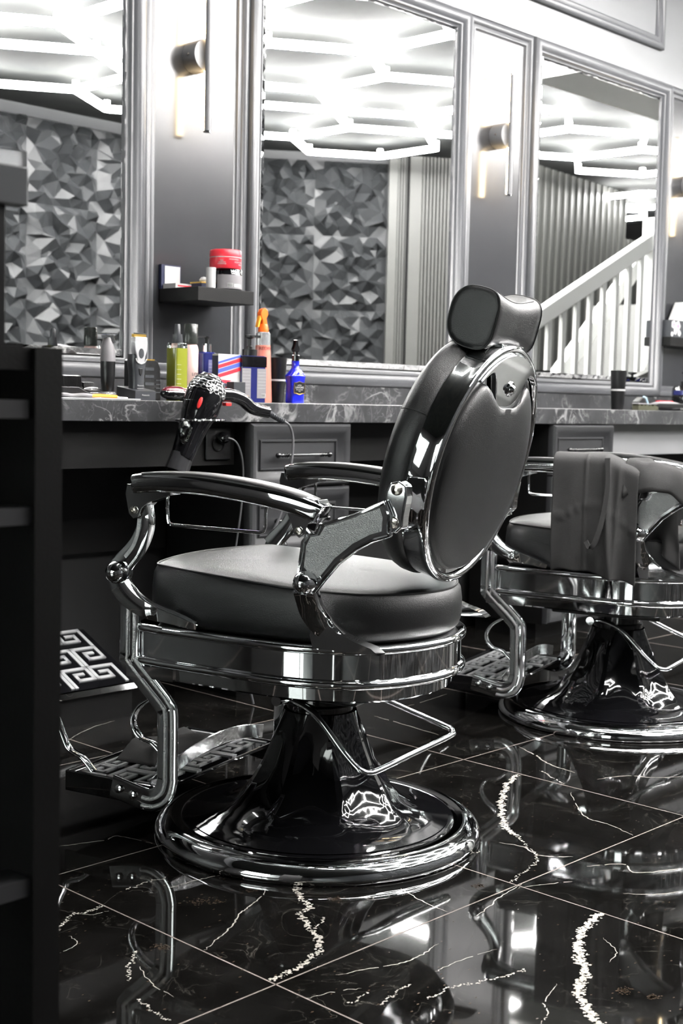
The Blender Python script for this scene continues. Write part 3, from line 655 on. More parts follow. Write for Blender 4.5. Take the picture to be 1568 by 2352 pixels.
    for k,(f,hh) in enumerate([(1,-.012),(1.0,-.004),(.985,.002),(.96,.0055),(.92,.0085),(.86,.0118),(.76,.015),(.65,.017),(.4,.02),(.15,.0215),(.02,.022)]):
        rg=[]
        for i in range(96):
            a=2*PI*i/96; x=.203*math.cos(a); y=-.008+.196*math.sin(a)
            # notch under the chrome tongue
            dx=x/.083; dep=.093*math.exp(-abs(dx)**4) if y>0 else 0
            y2=y; dd_=dep*max(0,math.sin(a))**2*f**5
            rg.append(tuple(MB@V3((x*f,(y2+.02)*f-.02-dd_,hh))))
        rs.append(rg)
    loft(bm,rs,cap=True); obj('back_pad',bm,LEATHER,t,smooth=60)
    # tongue badge with button
    bm=B(); TG=[]
    for i in range(41):
        x=-.14+.28*i/40; TG.append((x,.196-.0-(.075*math.exp(-abs(x/.05)**2.4)) - (.03 if abs(x)<.14 else 0)*(1-abs(x)/.14)**.5*0))
    top=[(.2135*math.sin(a),.2135*math.cos(a)) for a in [math.radians(41-82*i/24) for i in range(25)]]
    low=[]
    for i in range(41):
        x=-.14+.28*i/40; yy=(.2135**2-x*x)**.5; low.append((x,yy-.004-.083*math.exp(-abs(x/.07)**4)-.014*(1-(abs(x)/.14)**2)))
    pts=low+[p for p in top]
    vs=prism(bm,pts,-.006,.006,'z'); xf(bm,vs,MB); tg=obj('chrome_tongue',bm,CHROME,t,smooth=30,bevel=.003,bseg=3)
    bm=B(); lathe(bm,[(0,.008),(.006,.0075),(.0085,.004),(.0095,.0005),(.013,.001),(.0145,-.001),(.0145,-.004),(0,-.004)],28,MB@Tm(0,.15,.009),cap=False); obj('button',bm,CHROME,tg)
    bm=B(); prof=[(.2,-.046),(.219,-.047),(.2275,-.052),(.2315,-.064),(.2315,-.08),(.227,-.094),(.217,-.104),(.2,-.108),(.15,-.106),(.08,-.102),(0,-.1)]; lathe(bm,prof,96,MB,cap=False); fc=obj('back_cushion',bm,LEATHER,t,smooth=60)
    bm=B(); tube(bm,[tuple(MB@V3((.2315*math.cos(a),.2315*math.sin(a),-.064))) for a in [2*PI*i/72 for i in range(72)]],.0015,6,closed=True) if False else None
    for a in (158,112,215):
        P=[tuple(MB@V3(((r)*math.cos(math.radians(a)),(r)*math.sin(math.radians(a)),h))) for r,h in prof[1:8]]
        bm=B(); tube(bm,P,.0009,5); obj('cushion_seam',bm,PIPING,fc)
    # ---- headrest
    bm=B(); HC=V3((0,-.347,1.018)); NS=28; rs=[]
    al=math.atan2(.2505,.968)
    for i in range(NS+1):
        tv=-1+2*i/NS; x=.112*math.sin(tv*PI/2) if abs(tv)>.85 else .112*tv*.97/.85*.87/.85 if False else .112*tv
        e=1 if abs(tv)<.86 else math.sqrt(max(0.02,1-((abs(tv)-.86)/.14)**2*.42))
        hh=(.042+.016*abs(tv)**1.6)*e; dd=.046*e*(1-.05*(1-abs(tv)))
        rg=[]
        for k in range(40):
            a=2*PI*k/40; ca,sa=math.cos(a),math.sin(a); n_=2/3.6
            yy=dd*abs(ca)**n_*(1 if ca>=0 else -1); zz=hh*abs(sa)**n_*(1 if sa>=0 else -1)
            if yy>0: zz*=1-.28*(yy/dd)**2     # front edge rounder
            rg.append((x, HC.y+yy*math.cos(al)-zz*math.sin(al)+.0, HC.z+zz*math.cos(al)+yy*math.sin(al)))
        rs.append(rg)
    loft(bm,rs); hr=obj('headrest_cushion',bm,LEATHER,t,smooth=60)
    for ii in (2,NS-2): bm=B(); tube(bm,rs[ii],.0016,6,closed=True); obj('headrest_seam',bm,PIPING,hr)
    for kk in (13,27,): bm=B(); tube(bm,[rs[i][kk] for i in range(3,NS-2)],.0014,6); obj('headrest_seam',bm,PIPING,hr)
    bm=B(); prism(bm,[(-.36,.94),(-.345,.985),(-.335,.985),(-.325,.94)],-.03,.03,'x'); prism(bm,[(-.39,.955),(-.385,.972),(-.33,.985),(-.33,.965)],-.055,.055,'x'); obj('headrest_mount',bm,CHROME,t,smooth=30,bevel=.003)
    return t
ch1=build_chair('black leather and chrome barber chair in the foreground, its round back towards the camera','chrome and black leather barber chairs')
ch2=copy_tree(ch1)
ch1.location=(1.894,1.848,0); ch1.rotation_euler=(0,0,DC)
ch2.location=(3.24,2.0,0); ch2.rotation_euler=(0,0,DC); ch2['label']='black leather barber chair at the right edge with a grey cape over its armrest'
# ---------------------------------------------------------------- cape draped on the second chair
def cape():
    bm=B(); nu,nv=64,70; V=[]
    prof=[(-.215,.60),(-.225,.65),(-.235,.70),(-.25,.735),(-.268,.744),(-.29,.745),(-.312,.742),(-.328,.728),(-.332,.70),(-.333,.64),(-.334,.58),(-.333,.52),(-.33,.47),(-.326,.43)]
    pp=cat([(a,0,b) for a,b in prof],8); L=len(pp)
    for i in range(nu+1):
        u=i/nu; y=.096-.225*u; row=[]
        for j in range(nv+1):
            v=j/nv; q=pp[min(L-1,int(v*(L-1)))]; f=v*(L-1)-int(v*(L-1)); q2=pp[min(L-1,int(v*(L-1))+1)]; q=q.lerp(q2,f)
            down=max(0,(v-.42)/.58); dz=-.035*max(0,(u-.6))/.4*(1 if v>.2 else .3)
            fold=math.sin(u*PI*5+1.2*down)*.006*down+math.exp(-((u-.62-.1*down)/.035)**2)*-.016*min(1,down*2)+math.exp(-((u-.8+.05*down)/.03)**2)*-.012*down*1.3
            crease=-.004*math.exp(-((q.z-(.595-.02*math.cos(u*6)))/.004)**2)*(1 if v>.4 else 0)
            vcre=-.005*math.exp(-((u-.4)/.012)**2)*(1 if down>0 else .4)
            nz=noise.noise(V3((u*5,v*6,1.3)))*.006*down
            hem=(.008*math.sin(u*6+.5)+.018*u+.003*math.sin(u*17))*down**3
            row.append(bm.verts.new((q.x+fold+crease+vcre+nz,y-.012*down*math.sin(u*9)*.3+.01*down*(u-.5)*2*0,q.z+dz+hem-.012*math.sin(PI*min(1,v*1.0))*0)))
        V.append(row)
    for i in range(nu):
        for j in range(nv): bm.faces.new((V[i][j],V[i+1][j],V[i+1][j+1],V[i][j+1]))
    return bm
cp=thing('barber_cape','dark grey cloth cape draped over the near armrest of the right chair','cape',(3.24,2.0,0),DC)
o=obj('cloth_fall',cape(),CLOTH,cp,smooth=180); m=o.modifiers.new('s','SOLIDIFY'); m.thickness=.0025
bm=B(); P=cat([(-.345,-.052,.735),(-.349,-.056,.66),(-.352,-.046,.58),(-.354,-.03,.52),(-.352,-.016,.505),(-.35,-.004,.52)],6); sweep(bm,P,rrect(.014,.003,.001,1),side=(0,1,0)); obj('strap',bm,CLOTH,cp,smooth=30)
bm=B(); nu,nv=50,26; V=[]
for i in range(nu+1):
    u=i/nu; row=[]
    for j in range(nv+1):
        v=j/nv; a=PI*(.02+.98*v); r=.04
        y=-.09-.2*u; zc=.70-.045*u*u+.0; w=1
        x=-.283-.046*math.cos(a)+.006*math.sin(u*14)*(1-v)
        z=zc+.034*math.sin(a)**.6+.008*noise.noise(V3((u*6,v*5,3)))
        if v>.55: z-= (v-.55)/.45*.0
        if v<.3: z-=(.3-v)*(.24-.1*math.sin(u*3)); x-=(.3-v)*.02
        row.append(bm.verts.new((x,y,z)))
    V.append(row)
for i in range(nu):
    for j in range(nv): bm.faces.new((V[i][j],V[i+1][j],V[i+1][j+1],V[i][j+1]))
o=obj('gathered_end',bm,CLOTH,cp,smooth=180); m=o.modifiers.new('s','SOLIDIFY'); m.thickness=.0025
bm=B(); V=[]
for i in range(25):
    u=i/24; row=[]
    for j in range(31):
        v=j/30; y=-.115-.085*u-.02*v*(u-.5); z=.70-.235*v*(1-.12*math.sin(u*4)); x=-.225+.012*math.sin(u*12+v*3)*v+.01*noise.noise(V3((u*4,v*4,8)))+.02*v
        row.append(bm.verts.new((x,y,z)))
    V.append(row)
for i in range(24):
    for j in range(30): bm.faces.new((V[i][j],V[i+1][j],V[i+1][j+1],V[i][j+1]))
o=obj('inner_fall',bm,CLOTH,cp,smooth=180); m=o.modifiers.new('s','SOLIDIFY'); m.thickness=.0025
# rag lying on the first footplate
bm=B(); V=[]
for i in range(31):
    u=i/30; row=[]
    for j in range(21):
        v=j/20; x=-.1+.26*u; y=.33+.1*v+.02*math.sin(u*5); e=min(u,1-u,v,1-v); z=.104+min(.032,e*.16)*(.8+.5*noise.noise(V3((u*4,v*3,2))))
        row.append(bm.verts.new((x,y+.02*noise.noise(V3((u*3,v*2,5))),z)))
    V.append(row)
for i in range(30):
    for j in range(20): bm.faces.new((V[i][j],V[i+1][j],V[i+1][j+1],V[i][j+1]))
o=obj('rag',bm,CLOTH,smooth=180,loc=(1.894,1.848,0),rot=(0,0,DC)); m=o.modifiers.new('s','SOLIDIFY'); m.thickness=.0025; tag(o,'crumpled grey rag lying on the footplate of the foreground chair','cloth')
# ================================================================= wall lamps
def sconce(x,label,first=None):
    t=thing('wall_lamp',label,'wall lamp',(x,YM-.008,1.88),0,'tube wall lamps on the pilasters')
    bm=B(); lathe(bm,[(0,0),(.046,0),(.046,-.055),(.045,-.057),(0,-.057)],40,Rm(-PI/2,'X'),cap=False); 
    obj('drum',bm,SHELLG,t,smooth=40)
    for s in (-1,1):
        bm=B(); n=14; pts=[(.0115*math.cos(a),.0115*math.sin(a)) for a in [PI+PI*i/n for i in range(n+1)]]
        vs=prism(bm,pts+[(.0115,.002),(-.0115,.002)],min(s*.0,s*.222),max(s*.0,s*.222),'z')
        bmesh.ops.translate(bm,verts=bm.verts[:],vec=(0,-.068,0)); tb=obj('tube_shell',bm,SHELLG,t,smooth=40)
        bm=B(); box(bm,-.0085,.0085,-.066,-.0585,min(s*.048,s*.22),max(s*.048,s*.22)); obj('led_strip',bm,WARM,tb,smooth=0)
        bm=B(); lathe(bm,[(0,0),(.0118,0),(.0118,.004),(0,.004)],20,Tm(0,-.066,s*.222-(.004 if s<0 else 0)),cap=False); obj('end_cap',bm,CHROME,tb)
    bm=B(); ball(bm,(-.046,-.03,.0),.004,8); obj('screw',bm,BRASS,t)
    return t
sconce(2.665,'grey wall lamp with vertical tube on the leftmost pilaster, glowing warm')
sconce(4.165,'grey wall lamp with vertical tube on the middle pilaster above the headrest')
sconce(5.60,'grey wall lamp with vertical tube at the right edge of the picture')
# ================================================================= shelves
def shelf(x0,x1,label,y0=3.005):
    t=thing('wall_shelf',label,'shelf',(x0,y0,1.144),0,'black floating shelves'); bm=B(); box(bm,0,x1-x0,0,3.183-y0,0,.04); obj('board',bm,BLACKW,t,smooth=0,bevel=.001)
shelf(2.537,2.755,'black floating shelf holding the red jar on the leftmost pilaster')
shelf(5.395,5.75,'black floating shelf with flowered box at the right edge',3.12)
def bottle(name,label,x,y,z,prof,m,catg='bottle',group=None,sx=1,sy=1,rz=0,n=40,smooth=40):
    t=thing(name,label,catg,(x,y,z),rz,group); bm=B(); lathe(bm,prof,n,cap=False,sx=sx,sy=sy); obj('body',bm,m,t,smooth=smooth); return t
def lath(name,parent,prof,m,M=None,n=32,sx=1,sy=1,smooth=40):
    bm=B(); lathe(bm,prof,n,M,cap=False,sx=sx,sy=sy); return obj(name,bm,m,parent,smooth=smooth)
def bx(name,parent,m,*a,bevel=0):
    bm=B(); box(bm,*a); return obj(name,bm,m,parent,smooth=0 if not bevel else 35,bevel=bevel)
SZ=1.1845
# open presentation box
t=thing('open_box','small navy cardboard box with white inside, lid standing open on the black corner shelf','box',(2.552,3.128,SZ),.0)
bx('lid',t,NAVY,-.012,.062,.05,.062,0,.072); bx('lid_lining',t,WHITE,.0,.058,.0485,.05,.014,.068)
bx('tray',t,WHITE,-.008,.064,-.012,.046,0,.014); bx('red_stripe',t,RED,.0,.056,-.0125,-.012,.005,.009)
t=thing('small_tin','small navy and gold case with a white knob beside the open box on the shelf','case',(2.612,3.09,SZ))
bx('case',t,NAVY,-.008,.05,-.02,.03,0,.017); bx('gold_band',t,GOLD,-.009,.051,-.021,.031,.017,.021); lath('knob',t,[(0,.021),(.012,.021),(.014,.028),(.008,.036),(0,.038)],WHITE,Tm(.018,0,0))
t=bottle('white_tube','white cylindrical container with ridged cap beside the jars on the corner shelf',2.610,3.035,SZ,[(0,0),(.0135,0),(.014,.002),(.014,.05),(0,.05)],WHITE,'container'); lath('cap',t,[(0,.05),(.0142,.05),(.0145,.052),(.0145,.0605),(0,.0615)],WHITE)
t=bottle('dark_jar','squat dark glass jar with grey printed label under the red jar','%s',0,0,[],BLACK) if False else thing('dark_jar','squat dark jar with grey printed label standing under the red jar','jar',(2.697,3.06,SZ))
lath('glass',t,[(0,0),(.042,0),(.0437,.003),(.0437,.06),(.042,.063),(0,.063)],BLACK_GLOSS)
def arc_label(name,parent,m,r,z0,z1,a0,a1,n=18,th=.0004,cx=0,cy=0):
    bm=B(); A=[]; 
    for i in range(n+1):
        a=math.radians(a0+(a1-a0)*i/n); A.append((bm.verts.new((cx+(r+th)*math.cos(a),cy+(r+th)*math.sin(a),z0)),bm.verts.new((cx+(r+th)*math.cos(a),cy+(r+th)*math.sin(a),z1))))
    for (a,b),(c,d) in zip(A,A[1:]): bm.faces.new((a,c,d,b))
    return obj(name,bm,m,parent,smooth=180)
lb=arc_label('paper_label',t,LABELG,.0437,.004,.045,185,330); arc_label('barcode',lb,WHITE,.0442,.009,.02,228,250); arc_label('barcode',lb,WHITE,.0442,.009,.018,255,290)
for k in range(7): arc_label('bar',lb,BLACK,.0446,.01,.019,229.5+2.8*k,230.7+2.8*k,2)
t=thing('red_jar','round red jar with a white stripe, stacked on the dark jar on the corner shelf','jar',(2.688,3.06,SZ+.0632))
lath('tub',t,[(0,0),(.0455,0),(.047,.003),(.0473,.032),(0,.032)],RED); lath('lid',t,[(0,.034),(.0473,.034),(.0476,.036),(.047,.052),(.0445,.0555),(0,.057)],RED); lath('white_stripe',t,[(.046,.032),(.0477,.032),(.0477,.034),(.046,.034)],TEXTW)
def txt_on_cyl(name,s,size,parent,m,r,ang,z,cx=0,cy=0):
    o=text(name,s,size,parent,m,Matrix.Identity(4),extrude=.0001)
    for v in o.data.vertices:
        a=math.radians(ang)+v.co.x/r; rr=r+.0006+v.co.z; v.co=V3((cx+rr*math.cos(a),cy+rr*math.sin(a),z+v.co.y))
    return o
for k,(s,a,z) in enumerate((('IIIIIII',215,.022),('HHIIHHI',216,.017),('HHIIHHHI',215,.012),('HIGH HOLD',262,.026),('AQUA WAX',283,.018),('IIHHII',292,.011))): txt_on_cyl('print',s,.006,t,TEXTW,.0474,a,z)
# right shelf things
SZ2=1.1845
t=thing('flowered_box','small box printed with pink and white flowers on the right shelf','box',(5.40,3.125,SZ2)); bx('carton',t,GREYP,0,.16,0,.05,0,.075)
fl_=[]
bm=B()
for cx,cz,r in ((.022,.055,.018),(.06,.05,.022),(.04,.025,.015),(.012,.012,.011),(.075,.018,.014)):
    for k in range(5): lathe(bm,[(0,0),(r*.55,0),(r*.5,.001),(0,.0012)],12,Tm(cx+r*.5*math.cos(k*1.257),-.0005,cz+r*.5*math.sin(k*1.257))@Rm(PI/2,'X'),cap=False)
pt=obj('petals',bm,WHITE,t); bm=B()
for cx,cz,r in ((.022,.055,.008),(.06,.05,.01),(.04,.025,.005)): lathe(bm,[(0,0),(r,0),(r,.0012),(0,.0014)],12,Tm(cx,-.002,cz)@Rm(PI/2,'X'),cap=False)
obj('pink_centres',bm,PINK,pt)
t=thing('white_cone_stand','white angular paper stand on the flowered box at the right edge','stand',(5.45,3.15,SZ2+.0755)); bm=B(); prism(bm,[(0,0),(.055,.085),(.15,.085),(.11,0)],-.02,.02,'y'); obj('sheet',bm,WHITE,t,smooth=0,bevel=.001)
# ================================================================= things on the worktop
def tonic(x,y):
    t=thing('spray_bottle','square clear bottle of yellow green tonic with grey spray nozzle','bottle',(x,y,CT+.0005))
    bm=B(); sweep(bm,[(0,0,0),(0,0,.004),(0,0,.142),(0,0,.15),(0,0,.158)],rrect(.045,.045,.009,4),side=(1,0,0),scale=lambda tv:(1,1) if tv<.9 else (.93,.93)); [setattr(v.co,'z',max(v.co.z,.144)) for v in bm.verts]; obj('glass',bm,CLEARG,t,smooth=40)
    bm=B(); vs=sweep(bm,[(0,0,.0),(0,0,.1435)],rrect(.045,.045,.008,4),side=(1,0,0)); o=obj('tonic',bm,GREENL,t,smooth=40)
    lath('collar',t,[(0,.156),(.0135,.156),(.0145,.16),(.013,.182),(.0,.182)],GREYP); lath('nozzle',t,[(0,.182),(.0085,.182),(.0075,.208),(.006,.21),(0,.21)],GREYP)
    lb=bx('print_mark',t,TEXTW,-.018,-.006,-.0229,-.0226,.012,.013)
    for k in range(7): bx('print_line',lb,TEXTW,-.019,-.004,-.0231,-.0228,.02+k*.013,.0207+k*.013)
    return t
tonic(2.368,2.89)
t=bottle('mousse_bottle','tall pale pink bottle with black translucent cap behind the green tonic',2.465,2.95,CT+.0005,[(0,0),(.021,0),(.0225,.004),(.0225,.145),(.02,.155),(.016,.162),(0,.163)],PALE); lath('cap',t,[(0,.16),(.0205,.16),(.021,.163),(.0195,.215),(.018,.217),(0,.217)],mat('smoked_cap',(.05,.055,.05),.2,trans=.35))
txt_on_cyl('vertical_print','LOTION',.012,t,BLACK,.0227,300,.075)
t=thing('blue_pump_bottle','slim blue pump bottle with silver collar and pale printed back label','bottle',(2.517,2.94,CT+.0005))
bm=B(); sweep(bm,[(0,0,0),(0,0,.003),(0,0,.128),(0,0,.136),(0,0,.14)],rrect(.056,.034,.012,4),side=(1,0,0),scale=lambda tv:(1,1) if tv<.85 else (.8,.8)); obj('body',bm,BLUE,t,smooth=40)
lath('collar',t,[(0,.139),(.013,.139),(.013,.163),(0,.163)],CHROME); lath('pump',t,[(0,.163),(.005,.163),(.005,.178),(.007,.178),(.008,.184),(0,.184)],BLACK); bx('spout',t,BLACK,-.04,.004,-.004,.004,.18,.184)
lb=bx('back_label',t,LABELL,-.008,.022,-.0178,-.0172,.012,.118)
for k in range(10): bx('print_line',lb,TEXTW,-.006,.02,-.0181,-.0178,.02+k*.0095,.0206+k*.0095)
# barber-stripe box
t=thing('striped_carton','white carton with red, white and blue diagonal barber stripes behind the hair dryer','carton',(2.474,2.84,CT+.0005))
bx('carton',t,WHITE,0,.082,0,.025,0,.133)
bm=B(); bm2=B()
def stripe(bmx,z,h,y=-.0006): 
    a=max(0,z); prism(bmx,[(0,z),(.082,z+.022),(.082,z+.022+h),(0,z+h)],y-.0004,y,'y')
for z in (.054,.086,.118-.014): 
    pass
for k,z in enumerate((-.015,.0,.082,.097,.108+.0)): pass
stripe(bm,.066,.010); stripe(bm,.092,.010); stripe(bm2,.079,.011); stripe(bm2,.105,.006); stripe(bm,-.002+.002,.008); stripe(bm2,.012,.009); stripe(bm,.026,.008)
prism(bm,[(0,.062),(.05,.060),(.03,.052),(0,.056)],-.001,-.0006,'y')
obj('red_stripes',bm,RED,t,smooth=0); obj('blue_stripes',bm2,mat('stripe_blue',(.06,.1,.5),.45),t,smooth=0)
text('lettering','COMBATOL',.016,t,LABELL,Tm(.042,-.0012,.046)@FACE_CAM)
bx('side_stripes',t,NAVY,-.0008,0,0,.025,0,.128)
t=thing('grey_card_box','plain grey card box in front of the striped carton','box',(2.5,2.803,CT+.0005)); bx('carton',t,GREYP,0,.044,0,.03,0,.056,bevel=.001)
# big square pump bottle
t=thing('square_pump_bottle','large square black and blue pump bottle with grey labels and barcode','bottle',(2.6,2.85,CT+.0005),-.12)
bm=B(); sweep(bm,[(0,0,0),(0,0,.003),(0,0,.1),(0,0,.125),(0,0,.131),(0,0,.1315)],rrect(.085,.05,.007,4),side=(1,0,0),scale=lambda tv:(1,1) if tv<.95 else (.98,.98)); obj('body',bm,BLUE,t,smooth=40)
bx('clear_top',t,BLACK_GLOSS,-.0428,.0428,-.0255,.0255,.1,.13)
lath('collar',t,[(0,.131),(.021,.131),(.021,.15),(.0,.152)],BLACK); lath('pump',t,[(0,.15),(.009,.15),(.009,.158),(.005,.16),(.005,.18),(.014,.184),(.014,.19),(0,.192)],BLACK); bx('spout',t,BLACK,-.004,.035,-.005,.005,.184,.191)
l1=bx('left_label',t,LABELG,-.042,-.012,-.0256,-.0252,.012,.096); l2=bx('right_label',t,LABELG,.01,.042,-.0256,-.0252,.012,.096)
for k in range(6):
    bx('print_line',l1,TEXTW,-.04,-.015,-.0259,-.0256,.04+k*.009,.0405+k*.009); bx('print_line',l2,TEXTW,.013,.04,-.0259,-.0256,.04+k*.009,.0405+k*.009)
bx('barcode',l2,WHITE,.026,.04,-.026,-.0256,.015,.025); bx('yellow_mark',l1,AMBER,-.038,-.02,-.026,-.0256,.013,.019); bx('white_mark',l1,WHITE,-.038,-.03,-.0262,-.026,.013,.019)
for k in range(6): bx('bar',l2,BLACK,.027+.002*k,.0279+.002*k,-.0263,-.026,.016,.024)
# two-phase spray
t=thing('trigger_spray_bottle','salmon and clear tapering spray bottle with bright orange trigger head','bottle',(2.698,2.9,CT+.0005))
t.scale=(1,1,.95)
lath('body',t,[(0,0),(.0285,0),(.029,.004),(.022,.175),(0,.175)],SALMON); lath('clear_shoulder',t,[(0,.1755),(.022,.1755),(.0215,.212),(.018,.216),(0,.217)],CLEARP)
txt_on_cyl('lettering','REDIST',.014,t,TEXTD,.0225,253,.165)
lath('collar',t,[(0,.216),(.0155,.216),(.0155,.225),(.0125,.24),(.0,.24)],ORANGE)
bm=B(); prism(bm,[(-.01,.238),(-.011,.252),(-.016,.262),(-.018,.272),(-.012,.285),(.0,.29),(.01,.284),(.012,.27),(.006,.258),(.008,.248),(.009,.238)],-.009,.009,'y'); obj('trigger_head',bm,ORANGE,t,smooth=40,bevel=.003)
bm=B(); prism(bm,[(-.012,.268),(-.019,.264),(-.024,.245),(-.027,.23),(-.021,.23),(-.016,.248),(-.009,.26)],-.006,.006,'y'); obj('trigger',bm,AMBER,t,smooth=40,bevel=.001)
# black cup
def cup(name,label,x,y,h=.118,z=CT+.0005,g=None):
    t=thing(name,label,'cup',(x,y,z),0,g); lath('cup',t,[(0,0),(.024,0),(.025,.002),(.033,h),(.0305,h),(.0235,.006),(0,.006)],BLACK); lath('white_band',t,[(.0285,h*.48),(.0297,h*.48),(.03,h*.52),(.0287,h*.52)],TEXTW); return t
cup('neck_duster_cup','tall black cup with a white band behind the orange trigger spray',2.80,2.95,.135)
cup('neck_duster_cup','tall black cup with a white band on the right part of the worktop',4.784,3.0,.16)
# blue cologne bottle with label
t=thing('cologne_bottle','bright blue glass bottle with black label and black spray head, rightmost of the bottles','bottle',(2.779,2.845,CT+.0005),-.08)
bm=B(); pr=[(.024,.0),(.0255,.003),(.0245,.055),(.0275,.075),(.0285,.079),(.027,.082),(.016,.098),(.0115,.104),(.0115,.123),(.012,.124)]
loft(bm,[[( (r*1.06*abs(math.cos(a))**.55*(1 if math.cos(a)>0 else -1)),(r*.75*abs(math.sin(a))**.55*(1 if math.sin(a)>0 else -1)),z) if z<.09 else (r*math.cos(a),r*math.sin(a),z) for a in [2*PI*i/36+.01 for i in range(36)]] for r,z in pr]); obj('glass',bm,BLUEB,t,smooth=40)
lath('spray_neck',t,[(0,.123),(.0115,.123),(.0115,.14),(.008,.142),(.008,.15),(0,.15)],BLACK_GLOSS)
bm=B(); prism(bm,[(-.01,.15),(-.013,.158),(-.008,.17),(-.005,.185),(.003,.186),(.005,.172),(.012,.16),(.009,.15)],-.007,.007,'y'); obj('spray_head',bm,BLACK_GLOSS,t,smooth=30,bevel=.002)
lb=bx('black_label',t,BLACK,-.02,.02,-.0208,-.0195,.028,.061)
bm=B(); f0=[(-.0205,.03),(-.0205,.059),(-.012,.06),(0,.064),(.012,.06),(.0205,.059),(.0205,.03),(.012,.029),(0,.0255),(-.012,.029)]
sweep(bm,[(a,-.0208,b) for a,b in f0],circ(.0005,6),closed=True); obj('gold_border',bm,GOLD,lb)
bm=B(); prism(bm,f0,-.0207,-.02,'y'); obj('label_shape',bm,BLACK,lb,smooth=0)
text('lettering','LAVONS',.0085,lb,TEXTW,Tm(0,-.0212,.046)@FACE_CAM); text('small_print','parfum',.005,lb,TEXTW,Tm(0,-.0212,.053)@FACE_CAM); text('small_print','DE COLOGNE',.004,lb,TEXTW,Tm(0,-.0212,.0395)@FACE_CAM); text('small_print','250 ml',.003,lb,TEXTW,Tm(0,-.0212,.035)@FACE_CAM)
# ---- clippers
def clipper_silver():
    t=thing('hair_clipper','silver and grey hair clipper standing upright in a charging stand','hair clipper',(2.198,2.85,CT+.0005))
    sec=[(0.02,.0235,.018),(.05,.0225,.0175),(.075,.024,.018),(.09,.0275,.019),(.105,.0285,.02),(.12,.0275,.019),(.15,.0285,.015),(.16,.0285,.011)]
    def ring(z,w,d,n=28,p=.75): return [((w*abs(math.cos(a))**p*(1 if math.cos(a)>=0 else -1)),(d*abs(math.sin(a))**p*(1 if math.sin(a)>=0 else -1)),z) for a in [2*PI*i/n for i in range(n)]]
    bm=B(); loft(bm,[ring(z,w*.86,d) for z,w,d in sec[:6]]); obj('grey_handle',bm,GREYP,t,smooth=45)
    bm=B(); pts=[(-.019,.165),(-.0205,.15),(-.0195,.13),(-.014,.115),(-.011,.1),(-.006,.094),(0,.093),(.006,.094),(.011,.1),(.014,.115),(.0195,.13),(.0205,.15),(.019,.165)]
    prism(bm,pts,-.0205,.0,'y'); sf=obj('silver_face',bm,mat('silver_plastic',(.72,.72,.73),.3,.6),t,smooth=30,bevel=.002)
    bm=B(); lathe(bm,[(0,0),(.0085,0),(.008,.001),(0,.0015)],24,Tm(0,-.0205,.122)@Matrix.Scale(1.55,4,(0,0,1))@Rm(PI/2,'X'),cap=False); obj('thumb_pad',bm,GREYP,sf)
    bm=B()
    for k in range(9):
        a=math.radians(200+17.5*k); vs=box(bm,-.0022,.0022,-.002,.002,-.0015,.0015); xf(bm,vs,Tm(.0175*math.cos(a),-.019,.112+.0165*math.sin(a))@Rm(-a-PI/2,'Y'))
    obj('dial_teeth',bm,WHITE,sf,smooth=0)
    bm=B(); tube(bm,[(.0165*math.cos(a),-.0155,.112+.0165*math.sin(a)) for a in [math.radians(185+10*k) for k in range(18)]],.003,8); obj('dial_ring',bm,BLACK,t)
    bx('blade',t,GOLD,-.02,.02,-.014,-.004,.165,.1725); bm=B()
    for k in range(16): box(bm,-.0195+.0025*k,-.0182+.0025*k,-.0145,-.012,.1725,.1755)
    obj('blade_teeth',bm,CHROME,t,smooth=0)
    bm=B(); prism(bm,[(-.007,.083),(.007,.083),(.004,.068),(0,.063),(-.004,.068)],-.0195,-.016,'y'); obj('switch',bm,BLACK,t,smooth=0,bevel=.001)
    text('lettering','Panasonic',.0052,t,TEXTW,Tm(0,-.0186,.038)@FACE_CAM); text('lettering','PROFESSIONAL',.0034,t,TEXTW,Tm(0,-.0186,.03)@FACE_CAM)
    s2=thing('charging_stand','grey charging stand block holding the silver hair clipper','stand',(2.198,2.85,CT+.0005))
    bm=B(); n=36; 
    outer=[(-.034,-.042),(.034,-.042),(.037,.038),(-.031,.038)]
    # block with oval well
    hole=[(.0205*math.cos(a),.0215*math.sin(a)-.0) for a in [2*PI*i/n for i in range(n)]]
    O=[]; 
    for i in range(n):
        a=2*PI*i/n; c,s_=math.cos(a),math.sin(a); k=min(.036/max(abs(c),1e-6),.04/max(abs(s_),1e-6)); O.append((c*k,s_*k))
    rings=[[(x,y,0) for x,y in O],[(x,y,.024+.012*(y+.04)/.08) for x,y in O],[(x,y,.024+.012*(y+.04)/.08) for x,y in hole],[(x,y,.008) for x,y in hole]]
    loft(bm,rings); obj('block',bm,GREYP,s2,smooth=20); text('lettering','Panasonic',.0062,s2,TEXTW,Tm(0,-.0408,.013)@FACE_CAM)
clipper_silver()
